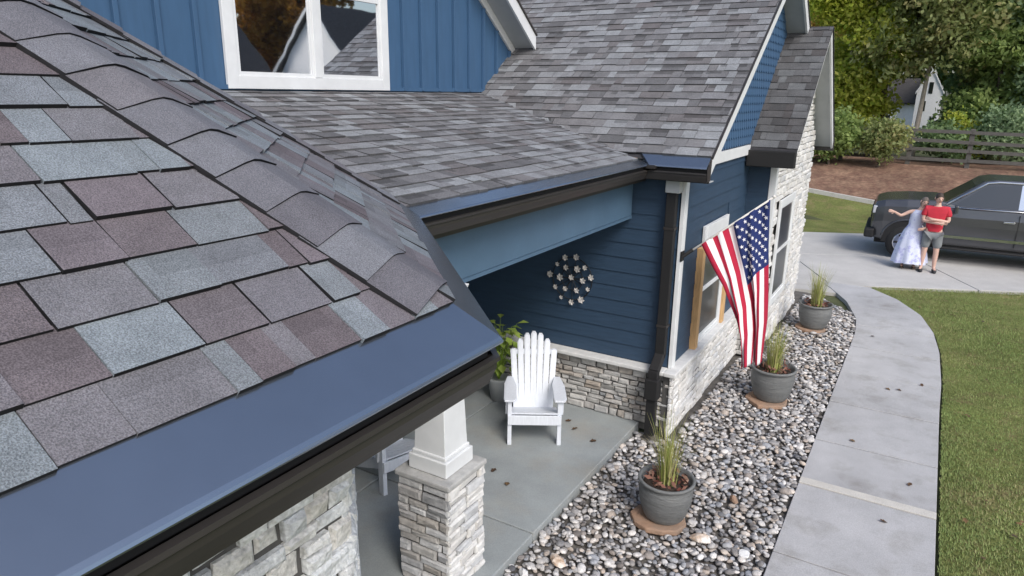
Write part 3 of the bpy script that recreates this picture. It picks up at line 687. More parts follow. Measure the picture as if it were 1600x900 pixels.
for sgn in (-1, 1):
    ye = QE0 if sgn < 0 else QE1
    def sl(x0, x1, t0, t1, nm, mt):
        mb = MB(); mb.hexa([(x0, QPY, QPZ+t0), (x1, QPY, QPZ+t0), (x1, ye, QZ+t0), (x0, ye, QZ+t0), (x0, QPY, QPZ+t1), (x1, QPY, QPZ+t1), (x1, ye, QZ+t1), (x0, ye, QZ+t1)]); return hpart(mb, nm, mt)
    sl(-3.0, QRX-.03, -.13, -.12, 'wing_soffit', M['soffit'])
    sl(QRX-.028, QRX, -.16, -.012, 'wing_rake_board', M['white'])
    sl(-3.0, QRX-.03, -.118, -.012, 'wing_roof_edge', M['deck'])
    rf = sl(-3.0, QRX+.02, -.010, .004, 'wing_roof', M['deck'])
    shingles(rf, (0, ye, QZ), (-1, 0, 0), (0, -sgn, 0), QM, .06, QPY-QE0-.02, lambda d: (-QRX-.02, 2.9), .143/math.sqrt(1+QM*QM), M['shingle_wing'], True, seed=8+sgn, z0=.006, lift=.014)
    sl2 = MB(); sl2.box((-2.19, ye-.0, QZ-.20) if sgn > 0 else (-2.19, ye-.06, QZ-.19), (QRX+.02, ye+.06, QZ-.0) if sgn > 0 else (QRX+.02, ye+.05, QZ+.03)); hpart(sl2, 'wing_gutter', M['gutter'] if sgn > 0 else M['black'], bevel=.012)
hpart(MB().box((QX-.36, QY0+.0, LZ), (QX-.061, QY0+.04, QZ-.1)), 'wing_side_board', M['siding'])
hpart(MB().box((QX-.06, QY0-.012, LZ+.001), (QX+.03, QY0+.09, QZ-.13)), 'wing_corner_board', M['white'], bevel=.004)
hpart(MB().box((QX-.4, QY0-.10, LZ-.1), (QX+.06, QY0+.18, LZ+.0)), 'ledge_return', M['ledge'], bevel=.03)

# ================================================================== OBJECTS ON THE PORCH AND IN THE BED
def chair(name, label, loc, rz):
    t = thing(name, label, 'chair', loc, rz, 'white slatted porch chairs')   # faces -Y locally
    w2 = .27
    for s in (-1, 1):
        MB().hexa([(s*w2-.022, -.30, 0), (s*w2+.022, -.30, 0), (s*w2+.022, -.22, 0), (s*w2-.022, -.22, 0), (s*w2-.022, -.30, .52), (s*w2+.022, -.30, .52), (s*w2+.022, -.21, .52), (s*w2-.022, -.21, .52)]).build('leg', M['chairwhite'], t, bevel=.004)
        MB().bar((s*(w2-.045), -.28, .31), (s*(w2-.045), .42, .03), (1, 0, 0), .03, .10).build('leg', M['chairwhite'], t, bevel=.004)
        MB().prism([(s*w2-.055, -.34, .525), (s*w2-.065, -.30, .525), (s*w2-.065, .1, .53), (s*w2-.03, .30, .535), (s*w2+.035, .30, .535), (s*w2+.075, .05, .53), (s*w2+.075, -.28, .525), (s*w2+.05, -.34, .525)], (0, 0, .024)).build('arm', M['chairwhite'], t, bevel=.006)
        MB().prism([(s*(w2+.024), -.27, .52), (s*(w2+.024), -.12, .52), (s*(w2+.024), -.24, .34)], (s*.02, 0, 0)).build('arm_bracket', M['chairwhite'], t)
    MB().box((-.29, -.325, .25), (.29, -.303, .36)).build('front_apron', M['chairwhite'], t, bevel=.005)
    for i in range(6):
        y = -.30+i*.083; z = .365-i*.027
        MB().hexa([(-.265, y, z), (.265, y, z), (.265, y+.072, z-.022), (-.265, y+.072, z-.022), (-.265, y, z+.018), (.265, y, z+.018), (.265, y+.072, z-.004), (-.265, y+.072, z-.004)]).build('seat_slat', M['chairwhite'], t, bevel=.004)
    tops = [.86, .97, 1.03, 1.05, 1.03, .97, .86]
    for i, h in enumerate(tops):
        x = (i-3)*.075; lean = .26
        b = (x*.86, .17, .22); q = (x*1.04, .17+lean*(h-.22)/.8, h)
        wd = .067
        P = [(b[0]-wd/2, b[1], b[2]), (b[0]+wd/2, b[1], b[2]), (q[0]+wd/2, q[1], q[2]-.03), (q[0]+wd/4, q[1]+.005, q[2]), (q[0]-wd/4, q[1]+.005, q[2]), (q[0]-wd/2, q[1], q[2]-.03)]
        MB().prism(P, (0, .02, .005)).build('back_slat', M['chairwhite'], t)
    for z in (.42, .80): MB().box((-.27, .195+.325*(z-.22), z), (.27, .225+.325*(z-.22), z+.055)).build('back_rail', M['chairwhite'], t)
    return t
chair('porch_chair', 'white slatted wooden armchair with fan back facing the gravel bed', (-3.42, 6.24, .08), math.radians(31))
chair('porch_chair', 'white wooden armchair half hidden between stone wall and column', (-4.18, 4.72, .08), math.radians(72))
def blade_set(r, n, h, spread, wdt, base_r, droop=.5, t_rng=(0, 1)):
    mb = MB()
    for _ in range(n):
        a = r.uniform(0, 6.283); b0 = r.uniform(0, base_r); L = h*r.uniform(.55, 1); sp = spread*r.uniform(.1, 1); w_ = wdt*r.uniform(.7, 1.2)
        p = V3(math.cos(a)*b0, math.sin(a)*b0, 0); d = V3(math.cos(a), math.sin(a), 0); s = V3(-d[1], d[0], 0); pts = []
        for k in range(5):
            q = k/4; pts.append((p+d*sp*q**1.8+V3(0, 0, L*(q-droop*q**3*sp/h*.9)), w_*(1-q*.9)))
        vs = []
        for c, ww in pts: vs += [c-s*ww/2, c+s*ww/2]
        mb.add(vs, [(2*k, 2*k+1, 2*k+3, 2*k+2) for k in range(4)], r.uniform(*t_rng))
    return mb
def pot(label, loc, sc, gh, seed, kind):
    r = random.Random(seed)
    t = thing('planter', label, 'planter', loc, r.uniform(0, 6), 'grey glazed planters in the gravel bed')
    R = .27*sc; H = .43*sc
    prof = [(R*.62, 0), (R*.70, .01), (R*.78, H*.12), (R*.90, H*.35), (R*.97, H*.6), (R*.965, H*.78), (R*.93, H*.88), (R*.95, H*.91), (R*1.03, H*.93), (R*1.04, H*.985), (R*1.0, H), (R*.93, H*.99), (R*.9, H*.9), (R*.86, H*.84), (.001, H*.84)]
    prof = [p for a_, b_ in zip(prof[:6], prof[1:7]) for p in (a_, ((a_[0]+b_[0])/2+.004, (a_[1]+b_[1])/2))]+prof[6:]
    MB().lathe(prof, 36).build('pot', M['pot'], t, smooth=True)
    MB().lathe([(R*.88, H*.82), (R*.8, H*.855), (R*.4, H*.875), (.001, H*.88)], 24).build('soil', M['potsoil'], t, smooth=True)
    pl = blade_set(r, 110 if kind == 0 else 150, gh, .22*sc, .009, .10, .4, (0, .75)); 
    for i in range(len(pl.v)): pl.v[i] = (pl.v[i][0], pl.v[i][1], pl.v[i][2]+H*.84)
    pl.build('grass_plant', M['reed'], t)
    pl = blade_set(r, 60, gh*.75, .34*sc, .007, .08, .7, (.5, 1))
    for i in range(len(pl.v)): pl.v[i] = (pl.v[i][0], pl.v[i][1], pl.v[i][2]+H*.84)
    pl.build('dry_stems', M['reed'], t)
    mb = MB()
    for _ in range(90):
        a = r.uniform(0, 6.28); q = R*.75*math.sqrt(r.random()); z = H*.86+r.uniform(0, .10); c = V3(q*math.cos(a), q*math.sin(a), z)
        u = V3(r.gauss(0, 1), r.gauss(0, 1), r.gauss(0, .6)); u /= np.linalg.norm(u); v_ = np.cross(u, (r.gauss(0, 1), r.gauss(0, 1), 1.)); v_ /= np.linalg.norm(v_)
        l = r.uniform(.025, .05); mb.add([c-u*l, c+v_*l*.4, c+u*l, c-v_*l*.4], [(0, 1, 2, 3)], r.random())
    mb.build('leaves', M['redleaf'], t)
    return t
def saucer(label, loc, R, seed):
    r = random.Random(seed); n = 11
    P = [(R*r.uniform(.86, 1.12)*math.cos(2*math.pi*k/n), R*r.uniform(.86, 1.12)*math.sin(2*math.pi*k/n), 0) for k in range(n)]
    o = MB().prism(P, (0, 0, .055)).build('paver_stone', M['flag_stone'], bevel=.012); o.location = loc
    return tag(o, label, 'stone', 'flat stones under the planters')
for (lb, sl_, p, sc, gh, sd_, kd) in (
        ('nearest grey planter with grass, beside the porch slab corner', 'flat tan stone under the nearest planter', (-1.63, 5.52), .92, .78, 1, 0),
        ('middle grey planter with yellow grass below the hanging flag', 'flat tan stone under the middle planter', (-1.33, 8.75), 1.0, .75, 2, 1),
        ('farthest grey planter with pale grass near the stone wing window', 'flat tan stone under the farthest planter', (-1.3, 12.1), .97, .8, 3, 1)):
    saucer(sl_, (p[0]-.04, p[1]-.03, .0), .27*sc, sd_+5)
    pot(lb, (p[0], p[1], .056), sc, gh, sd_, kd)
# porch plants
def leafy(name, label, loc, h, R, n, seed, potr):
    r = random.Random(seed); t = thing(name, label, 'plant', loc)
    MB().lathe([(potr*.7, 0), (potr, .28), (potr*1.06, .30), (potr*.9, .30), (.001, .27)], 20).build('pot', M['soffit'], t, smooth=True)
    mb = MB(); st = MB()
    for _ in range(n):
        a = r.uniform(0, 6.28); q = R*r.uniform(.2, 1); z = .3+h*r.uniform(.2, 1); c = V3(q*math.cos(a), q*math.sin(a), z)
        st.tube([(0, 0, .27), lerp((0, 0, .27), c, .6)+V3(0, 0, .06), c], [.006, .004, .002], 4)
        d = V3(math.cos(a), math.sin(a), r.uniform(-.8, .2)); d /= np.linalg.norm(d); s = np.cross(d, (0, 0, 1)); s /= np.linalg.norm(s); l = r.uniform(.10, .18); w_ = l*.34
        mb.add([c, c+d*l*.5+s*w_+V3(0, 0, .02), c+d*l, c+d*l*.5-s*w_+V3(0, 0, .02)], [(0, 1, 2, 3)], r.random())
    mb.build('leaves', M['fern'], t); st.build('stems', M['fern'], t); return t
leafy('potted_plant', 'leafy green potted plant in the dark porch corner under the wreath', (-4.22, 6.78, .08), .72, .22, 60, 4, .14)
leafy('potted_plant', 'yellow green potted plant glimpsed just left of the porch column', (-4.75, 5.62, .08), .45, .22, 50, 5, .13)
# flower wall ornament
orn = thing('wall_ornament', 'round metal flower wreath hung on the dark blue porch wall', 'ornament', (-3.46, SY-.012, 1.67))
r = random.Random(12); ring_pts = [(0, 0, 0)]
spots = [(.27*math.cos(2*math.pi*k/11+.2)*r.uniform(.85, 1.08), .27*math.sin(2*math.pi*k/11+.2)*r.uniform(.85, 1.08), r.uniform(.028, .05)) for k in range(11)]+[(.15*math.cos(2*math.pi*k/6), .15*math.sin(2*math.pi*k/6), r.uniform(.035, .055)) for k in range(6)]+[(0, .02, .04)]
mb = MB(); c = [(.26*math.cos(k/24*6.2832), .0, .26*math.sin(k/24*6.2832)) for k in range(25)]; mb.tube(c, .006, 5)
c = [(.14*math.cos(k/24*6.2832), .0, .14*math.sin(k/24*6.2832)) for k in range(25)]; mb.tube(c, .005, 5)
for x, z, q in spots: mb.tube([(0, 0, 0), (x, -.01, z)], .004, 4)
mb.build('wire_frame', M['black'], orn)
for x, z, q in spots:
    mb = MB(); npet = 6; a0 = r.random()
    for k in range(npet):
        a = a0+k*2*math.pi/npet; d = V3(math.cos(a), 0, math.sin(a)); s = V3(-d[2], 0, d[0]); o_ = V3(x, -.02, z)
        mb.add([o_, o_+d*q*.6+s*q*.34+V3(0, -.012, 0), o_+d*q+V3(0, -.004, 0), o_+d*q*.6-s*q*.34+V3(0, -.012, 0)], [(0, 1, 2, 3)])
    mb.lathe([(q*.28, 0), (q*.2, .012), (.001, .016)], 8, (x, 0, z))
    mb.v[-24:] = [(v_[0], -.02-(v_[1]-0)*0-.012*0-(0), v_[2]) for v_ in mb.v[-24:]]
    mb.build('flower', M['flower'], orn)

# ================================================================== FLAG
fl = thing('flag', 'american flag hanging in folds from a slanted pole by the window', 'flag', (-2.17, 7.24, 2.1))
B0 = V3(-2.17, 7.24, 2.10); TP = V3(-1.375, 7.62, 2.765)
MB().tube([B0, TP], .011, 8).build('pole', M['polewhite'], fl, world=True, smooth=True)
MB().lathe([(.001, -.02), (.016, -.012), (.02, 0), (.014, .014), (.001, .02)], 10, TP+V3(.01, .005, .01)).build('finial', M['polewhite'], fl, world=True, smooth=True)
MB().box((-2.18, 7.19, 2.05), (-2.165, 7.29, 2.16)).tube([B0-V3(.01, 0, .01), B0+(TP-B0)*.12], .02, 8).build('bracket', M['black'], fl, world=True)
NH, NF = 52, 60
h0, h1 = .215, .975
PTS = [[None]*(NF+1) for _ in range(NH+1)]
Lx = [(0, 0), (.2, .20), (.40, .36), (.55, .43), (.75, .47), (1, .50)]
for i in range(NH+1):
    h = i/NH; top = B0+(TP-B0)*(h0+(h1-h0)*h)
    for j in range(NF+1):
        q = j/NF
        # left and right border curves (offsets from the pole ends), the cloth gathers to a narrow bunch lower down
        L0 = B0+(TP-B0)*h0; R0 = B0+(TP-B0)*h1
        Lp = L0+V3(np.interp(q, [0, .3, .5, .7, 1], [0, .27, .43, .49, .53]), .0, np.interp(q, [0, .3, .5, .7, 1], [-.0, -.43, -.80, -1.03, -1.33]))
        Rp = R0+V3(np.interp(q, [0, .3, .5, .7, 1], [0, .02, .05, .09, .10]), .0, np.interp(q, [0, .3, .5, .7, 1], [0, -.52, -.88, -1.30, -1.80]))
        p = Lp*(1-h)+Rp*h
        amp = .010+.048*min(1, q*1.7)
        p = p+V3(.25*amp*math.sin(h*13+q*2), -1.25*amp*math.sin(h*11.5-q*3.2+.6)-.02*math.sin(h*27+q*5), .02*math.sin(h*9+q*4)*q)
        PTS[i][j] = p
mb = MB(); vs = [PTS[i][j] for i in range(NH+1) for j in range(NF+1)]; fs = []; mi = []
for i in range(NH):
    st = 12-int((i+.0)/NH*13)        # stripe number counted from the tip end
    for j in range(NF):
        a = i*(NF+1)+j; fs.append((a, a+1, a+NF+2, a+NF+1)); can = (st < 7 and j < NF*.40)
        mi.append(2 if can else (0 if st % 2 == 0 else 1))
mb.add(vs, fs); mb.m = mi
cloth = mb.build('cloth', [M['red'], M['fwhite'], M['blue']], fl, world=True, smooth=True)
sm = cloth.modifiers.new('thickness', 'SOLIDIFY'); sm.thickness = .002; sm.offset = 0
mb = MB()
def fpos(h, q):
    a, b = h*NH, q*NF; i, j = min(int(a), NH-1), min(int(b), NF-1); fa, fb = a-i, b-j
    return (PTS[i][j]*(1-fa)*(1-fb)+PTS[i+1][j]*fa*(1-fb)+PTS[i][j+1]*(1-fa)*fb+PTS[i+1][j+1]*fa*fb)
for row in range(9):
    ncol = 6 if row % 2 == 0 else 5
    for c_ in range(ncol):
        hh = 1-(row+1)/10*7/13; qq = ((c_*2+1+(row % 2))/12)*.40
        o_ = fpos(hh, qq); du = fpos(min(1, hh+.01), qq)-o_; dv = fpos(hh, qq+.01)-o_; n_ = np.cross(du, dv); n_ /= np.linalg.norm(n_)
        if n_@(V3(0, 0, 3.8)-o_) < 0: n_ = -n_
        du /= np.linalg.norm(du)+1e-9; dv = np.cross(n_, du); vs = []
        for sgn in (1, -1):
            for k in range(10):
                rr = .024 if k % 2 == 0 else .010; a_ = k*math.pi/5; vs.append(o_+sgn*n_*.0032+rr*(math.cos(a_)*du+math.sin(a_)*dv))
        MB().add(vs, [tuple(range(10)), tuple(range(10, 20))[::-1]]+[(k, (k+1) % 10, 10+(k+1) % 10, 10+k) for k in range(10)]).build('star', M['fwhite'], cloth)

# ================================================================== TRUCK
def truck(loc, rz):
    t = thing('pickup_truck', 'dark grey pickup truck with chrome window trim parked on the driveway', 'truck', loc, rz)
    # x forward. stations: x, half width at sill / bulge / belt / top, z sill, z bulge, z belt, z top
    ST = [(2.92, .74, .80, .76, .66, .50, .82, 1.12, 1.22), (2.84, .84, .90, .88, .78, .46, .84, 1.18, 1.32), (2.6, .92, .97, .94, .86, .44, .88, 1.23, 1.38), (2.0, .95, 1.0, .97, .90, .44, .90, 1.26, 1.43),
          (1.36, .95, 1.0, .97, .90, .44, .92, 1.28, 1.45), (.9, .95, 1.0, .96, .90, .44, .92, 1.29, 1.38), (0, .95, 1.0, .955, .90, .44, .92, 1.30, 1.36), (-1.3, .95, 1.0, .955, .90, .44, .92, 1.30, 1.36), (-1.35, .95, 1.0, .97, .93, .44, .92, 1.30, 1.39), (-2.7, .95, 1.0, .97, .93, .46, .92, 1.30, 1.40), (-2.9, .90, .95, .93, .90, .5, .92, 1.30, 1.39)]
    CS = -.05; ST = [(x-(CS if x < 1.35 else .22*max(0, (x-2))), *o_) for x, *o_ in ST]
    vs = []; K = 12
    for x, a, b, c, d, z0, z1, z2, z3 in ST:
        half = [(a*.75, z0-.06), (a, z0), (b, z1), (b*.992, (z1+z2)/2), (c, z2), (d, z3)]
        vs += [(x, -y, z) for y, z in half]+[(x, y, z) for y, z in half[::-1]]
    fs = []
    for i in range(len(ST)-1):
        for k in range(K): fs.append((i*K+k, (i+1)*K+k, (i+1)*K+(k+1) % K, i*K+(k+1) % K))
    fs += [tuple(range(K)), tuple(range((len(ST)-1)*K, len(ST)*K))[::-1]]
    bo = obj('body', vs, fs, M['truck'], t, smooth=False, bevel=.05)
    # wheel openings, tyres, rims
    for x in (1.95, -1.85-CS):
        for s in (-1, 1):
            ar = []
            for k in range(17):
                a = math.pi*k/16; ar.append((x+.50*math.cos(a), s*1.004, .44+.50*math.sin(a)))
            ar += [(x-.50, s*1.004, .38), (x+.50, s*1.004, .38)]
            MB().prism(ar, (0, -s*.25, 0)).build('wheel_well', M['black'], t)
            fl_ = []
            for k in range(17):
                a = math.pi*k/16; fl_.append((x+.51*math.cos(a), s*1.0, .44+.51*math.sin(a)))
            MB().tube(fl_, .028, 6).build('wheel_flare', M['truck'], t, smooth=True)
            wl = MB().lathe([(.24, -.12), (.36, -.125), (.40, -.09), (.405, 0), (.40, .09), (.36, .125), (.24, .12)], 32, (x, s*.90, .405), axis=1).build('wheel', M['tyre'], t, smooth=True)
            rm = MB().lathe([(.25, .0), (.25, .02), (.235, .03), (.20, .01), (.06, .012), (.05, .03), (.001, .032)], 28, (x, s*1.02-.0, .405), axis=1)
            if s < 0: rm.v = [(p[0], 2*(-1.02)-p[1], p[2]) for p in rm.v]
            rm.build('rim', M['chrome'], wl, smooth=True)
            for k in range(6):
                a = k*math.pi/3; p = V3(x+.13*math.cos(a), s*1.036, .405+.13*math.sin(a)); MB().bar(p-V3(math.cos(a), 0, math.sin(a))*.08, p+V3(math.cos(a), 0, math.sin(a))*.09, (-math.sin(a), 0, math.cos(a)), .05, .02).build('spoke', M['black'], wl)
    # cab
    zb = 1.32; zr = 1.99
    side = [(1.28, zb), (.50, zr-.05), (.28, zr), (-1.0, zr+.01), (-1.22, zr-.03), (-1.40, zb)]
    def yy(z): return .93-.17*(z-zb)/(zr-zb)
    n = len(side); vs = [(x, -yy(z), z) for x, z in side]+[(x, yy(z), z) for x, z in side]
    fs = [tuple(range(n)), tuple(range(n, 2*n))[::-1]]+[(i, i+n, (i+1) % n+n, (i+1) % n) for i in range(n)]
    obj('cab', vs, fs, M['truck'], t, bevel=.03)
    def quad_on_side(s, pts, nm, mt, out=.006, parent=t, th=.012):
        P = [(x, s*(yy(z)+out), z) for x, z in pts]; return MB().prism(P, (0, -s*th, 0)).build(nm, mt, parent)
    for s in (-1, 1):
        g1 = [(1.02, zb+.06), (.42, zr-.13), (-.22, zr-.09), (-.22, zb+.06)]; g2 = [(-.34, zb+.06), (-.34, zr-.09), (-1.0, zr-.10), (-1.20, zr-.22), (-1.25, zb+.06)]
        quad_on_side(s, g1, 'side_window', M['carglass']); quad_on_side(s, g2, 'side_window', M['carglass'])
        quad_on_side(s, [(-.23, zb+.05), (-.23, zr-.08), (-.33, zr-.08), (-.33, zb+.05)], 'pillar', M['chrome'], .007)
        # chrome line over the windows and along the belt
        MB().tube([(x, s*(yy(z)+.012), z) for x, z in ((1.16, zb+.06), (.42, zr-.075), (.2, zr-.045), (-1.0, zr-.045), (-1.22, zr-.15))], .026, 6).build('roof_rail', M['chrome'], t, smooth=True)
        MB().tube([(1.1, s*.955, zb+.01), (-1.3, s*.955, zb+.01)], .018, 6).build('belt_trim', M['chrome'], t, smooth=True)
        MB().box((1.35, s*.985, .62), (-1.3, s*1.012, .68)).build('door_trim', M['chrome'], t)
        for x in (1.12, -.28, -1.30): MB().box((x-.006, s*.94, .52), (x+.006, s*1.002, 1.25)).build('door_seam', M['black'], t)
        for x in (-.10, -1.12): MB().box((x-.11, s*.985, 1.06), (x+.11, s*1.02, 1.10)).build('door_handle', M['chrome'], t, bevel=.01)
        MB().box((1.30, s*1.0, .36), (-1.25, s*1.12, .41)).build('running_board', M['black'], t, bevel=.02)
        MB().box((.92, s*1.03, 1.22), (1.0, s*1.22, 1.40)).box((.93, s*.93, 1.24), (.98, s*1.06, 1.29)).build('mirror', M['truck'], t, bevel=.025)
        MB().box((2.80, s*.60, 1.04), (2.915, s*.88, 1.22)).build('headlight', M['lamp'], t, bevel=.02)
        MB().box((-2.92, s*.80, .95), (-2.84, s*.955, 1.28)).build('tail_light', M['shirt'], t, bevel=.01)
    MB().prism([(1.20, -.84, zb+.07), (1.20, .84, zb+.07), (.50, .70, zr-.08), (.50, -.70, zr-.08)], (.012, 0, .014)).build('windscreen', M['carglass'], t)
    MB().prism([(-1.395, -.80, zb+.09), (-1.395, .80, zb+.09), (-1.25, .68, zr-.12), (-1.25, -.68, zr-.12)], (-.014, 0, .006)).build('rear_window', M['carglass'], t)
    g = MB().box((2.86, -.58, .74), (2.94, .58, 1.20)).build('grille', M['black'], t, bevel=.02)
    for z in (.80, .90, 1.0): MB().box((2.942, -.54, z), (2.955, .54, z+.025)).build('grille_bar', M['gutter'], g)
    MB().box((2.82, -.96, .44), (3.04, .96, .66)).build('front_bumper', M['black'], t, bevel=.04)
    MB().box((-3.04, -.94, .46), (-2.86, .94, .66)).build('rear_bumper', M['chrome'], t, bevel=.04)
    MB().box((-2.75, -.80, 1.352), (-1.45, .80, 1.38)).build('bed_cover', M['black'], t, bevel=.01)
    MB().box((-2.7, -.7, .30), (2.6, .7, .42)).build('chassis', M['black'], t)
    for ch in t.children:
        nm = ch.name.split('.')[0]
        if nm in ('cab', 'side_window', 'pillar', 'roof_rail', 'belt_trim', 'door_seam', 'door_handle', 'mirror', 'windscreen', 'rear_window', 'tail_light', 'rear_bumper', 'bed_cover', 'door_trim', 'running_board'): ch.location.x -= CS
        if nm in ('headlight', 'grille', 'front_bumper'): ch.location.x -= .2
    return t
ta = math.radians(2+180)
# place so that the front near-side wheel stands beside the woman
fx = V3(math.cos(ta), math.sin(ta), 0); lx = V3(-fx[1], fx[0], 0)
near = V3(-.30, 18.95, 0); org = near-fx*1.95-lx*1.0 if (lx@V3(0, -1, 0)) > 0 else near-fx*1.95+lx*1.0
truck((org[0], org[1], .012), ta)

# ================================================================== PEOPLE
def skin_obj(name, J, Eg, mt, parent, sub=2, root=0, smooth=True):
    names = list(J); me = bpy.data.meshes.new(name); me.from_pydata([J[k][0] for k in names], [(names.index(a), names.index(b)) for a, b in Eg], [])
    me.materials.append(mt); o = bpy.data.objects.new(name, me); COL.objects.link(o); o.parent = parent
    s = o.modifiers.new('skin', 'SKIN'); s.use_smooth_shade = True
    for i, k in enumerate(names):
        rr = J[k][1]; me.skin_vertices[0].data[i].radius = rr if hasattr(rr, '__len__') else (rr, rr)
        me.skin_vertices[0].data[i].use_root = (i == root)
    b = o.modifiers.new('sub', 'SUBSURF'); b.levels = sub; b.render_levels = sub
    return o
def hand(J, Eg, wrist, d, side, pre):
    """palm and five unequal, bent fingers leaving the wrist along d"""
    d = np.array(d, float); d /= np.linalg.norm(d); s = np.array(side, float); s -= d*(s@d); s /= np.linalg.norm(s); nn = np.cross(d, s)
    w_ = np.array(wrist, float); J[pre+'palm'] = (tuple(w_+d*.06), .030); 
    for k, (o_, l) in enumerate(((-.028, .062), (-.010, .075), (.010, .070), (.027, .055))):
        b = w_+d*.09+s*o_; J[f'{pre}f{k}a'] = (tuple(b), .010); J[f'{pre}f{k}b'] = (tuple(b+d*l*.55+nn*.008), .009); J[f'{pre}f{k}c'] = (tuple(b+d*l*.9+nn*.028), .008)
        Eg += [(pre+'palm', f'{pre}f{k}a'), (f'{pre}f{k}a', f'{pre}f{k}b'), (f'{pre}f{k}b', f'{pre}f{k}c')]
    b = w_+d*.035-s*.034; J[pre+'ta'] = (tuple(b), .011); J[pre+'tb'] = (tuple(b+d*.035-s*.022+nn*.01), .009); Eg += [(pre+'palm', pre+'ta'), (pre+'ta', pre+'tb')]
def head(t, c, R, hairm, long_hair, tilt, face=-1):
    """face looks to -Y locally"""
    mb = MB(); n, mm = 16, 12; vs = []; fs = []
    for i in range(mm+1):
        ph = math.pi*i/mm
        for k in range(n):
            a = 2*math.pi*k/n; x = math.sin(ph)*math.cos(a); y = math.sin(ph)*math.sin(a); z = math.cos(ph)
            jaw = 1-.22*max(0, -z); vs.append((x*R*.78*jaw, y*R*.95*(jaw if y < 0 else 1), z*R*1.18))
    for i in range(mm):
        for k in range(n): fs.append((i*n+k, (i+1)*n+k, (i+1)*n+(k+1) % n, i*n+(k+1) % n))
    mb.add(vs, fs)
    mb.hexa([(-.012, -R*.93, -.03), (.012, -R*.93, -.03), (.012, -R*.80, -.03), (-.012, -R*.80, -.03), (-.006, -R*.90, .02), (.006, -R*.90, .02), (.006, -R*.8, .02), (-.006, -R*.8, .02)])
    mb.v[-8] = (-.016, -R*1.12, -.032); mb.v[-7] = (.016, -R*1.12, -.032)
    for s in (-1, 1): mb.lathe([(.004, -.03), (.016, -.022), (.018, .01), (.012, .03), (.003, .034)], 8, (s*R*.79, .01, 0))
    h = mb.build('head', M['skin'], t, smooth=True); h.location = c; h.rotation_euler = tilt
    e = MB()
    for s in (-1, 1): e.lathe([(.001, -.007), (.008, -.004), (.010, 0), (.008, .004), (.001, .007)], 8, (s*.032, -R*.875, .01))
    e.build('eyes', M['black'], h)
    m_ = MB().box((-.024, -R*.88, -.062), (.024, -R*.82, -.054)); m_.build('mouth', M['redleaf'], h)
    hb = MB(); vs = []; fs = []; n, mm = 16, 9
    for i in range(mm+1):
        ph = math.pi*.62*i/mm
        for k in range(n):
            a = 2*math.pi*k/n; fr = max(0, -math.sin(a)); lim = 1-.42*fr*1.0; q = ph*lim*(1.25 if long_hair and fr < .3 else 1)
            x = math.sin(q)*math.cos(a); y = math.sin(q)*math.sin(a); z = math.cos(q); o_ = 1.08+.02*math.sin(k*5+i)
            vs.append((x*R*.80*o_, y*R*.98*o_+.006, z*R*1.2*o_))
    for i in range(mm):
        for k in range(n): fs.append((i*n+k, (i+1)*n+k, (i+1)*n+(k+1) % n, i*n+(k+1) % n))
    hb.add(vs, fs); hb.build('hair', hairm, h, smooth=True)
    return h
# man: arms folded in front, looking at the house
mrz = math.radians(4)
mp = thing('person', 'person in red t-shirt and grey shorts standing with folded arms by the truck', 'person', (.26, 17.85, .012), mrz)
J = {}; Eg = []
J['pelvis'] = ((0, 0, .93), (.15, .11)); J['waist'] = ((0, 0, 1.08), (.15, .11)); J['chest'] = ((0, .01, 1.30), (.17, .12)); J['neckb'] = ((0, .01, 1.46), (.07, .07)); J['neck'] = ((0, -.005, 1.54), (.055, .055)); J['skull'] = ((0, -.01, 1.60), (.05, .05))
Eg += [('pelvis', 'waist'), ('waist', 'chest'), ('chest', 'neckb'), ('neckb', 'neck'), ('neck', 'skull')]
for s, p in ((-1, 'l'), (1, 'r')):
    J[p+'hip'] = ((s*.10, 0, .86), .095); J[p+'knee'] = ((s*.115, -.01, .48), .06); J[p+'calf'] = ((s*.12, .01, .32), .056); J[p+'ank'] = ((s*.125, .01, .09), .036); J[p+'toe'] = ((s*.15, -.14, .045), .032)
    Eg += [('pelvis', p+'hip'), (p+'hip', p+'knee'), (p+'knee', p+'calf'), (p+'calf', p+'ank'), (p+'ank', p+'toe')]
    J[p+'sh'] = ((s*.20, .01, 1.42), .062); J[p+'el'] = ((s*.25, -.04, 1.15), .045); J[p+'wr'] = ((-s*.06, -.20, 1.17+.04*s), .03)
    Eg += [('chest', p+'sh'), (p+'sh', p+'el'), (p+'el', p+'wr')]
    hand(J, Eg, J[p+'wr'][0], (-s, .15, .12), (0, -.2, 1), p); Eg.append((p+'wr', p+'palm'))
skin_obj('body', J, Eg, M['skin'], mp, 1)
J2 = {k: (J[k][0], tuple(x+.022 for x in J[k][1])) for k in ('waist', 'chest')}
J2['low'] = ((0, 0, .92), (.175, .135)); J2['top'] = ((0, .01, 1.47), (.085, .085)); E2_ = [('low', 'waist'), ('waist', 'chest'), ('chest', 'top')]
for s, p in ((-1, 'l'), (1, 'r')):
    J2[p+'sh'] = (J[p+'sh'][0], .085); J2[p+'sl'] = ((s*.24, -.02, 1.24), .075); E2_ += [('chest', p+'sh'), (p+'sh', p+'sl')]
skin_obj('t_shirt', J2, E2_, M['shirt'], mp, 2)
J3 = {'pel': ((0, 0, .93), (.165, .125))}; E3_ = []
for s, p in ((-1, 'l'), (1, 'r')):
    J3[p+'h'] = ((s*.10, 0, .84), .115); J3[p+'k'] = ((s*.12, -.01, .52), .095); E3_ += [('pel', p+'h'), (p+'h', p+'k')]
skin_obj('shorts', J3, E3_, M['shorts'], mp, 2)
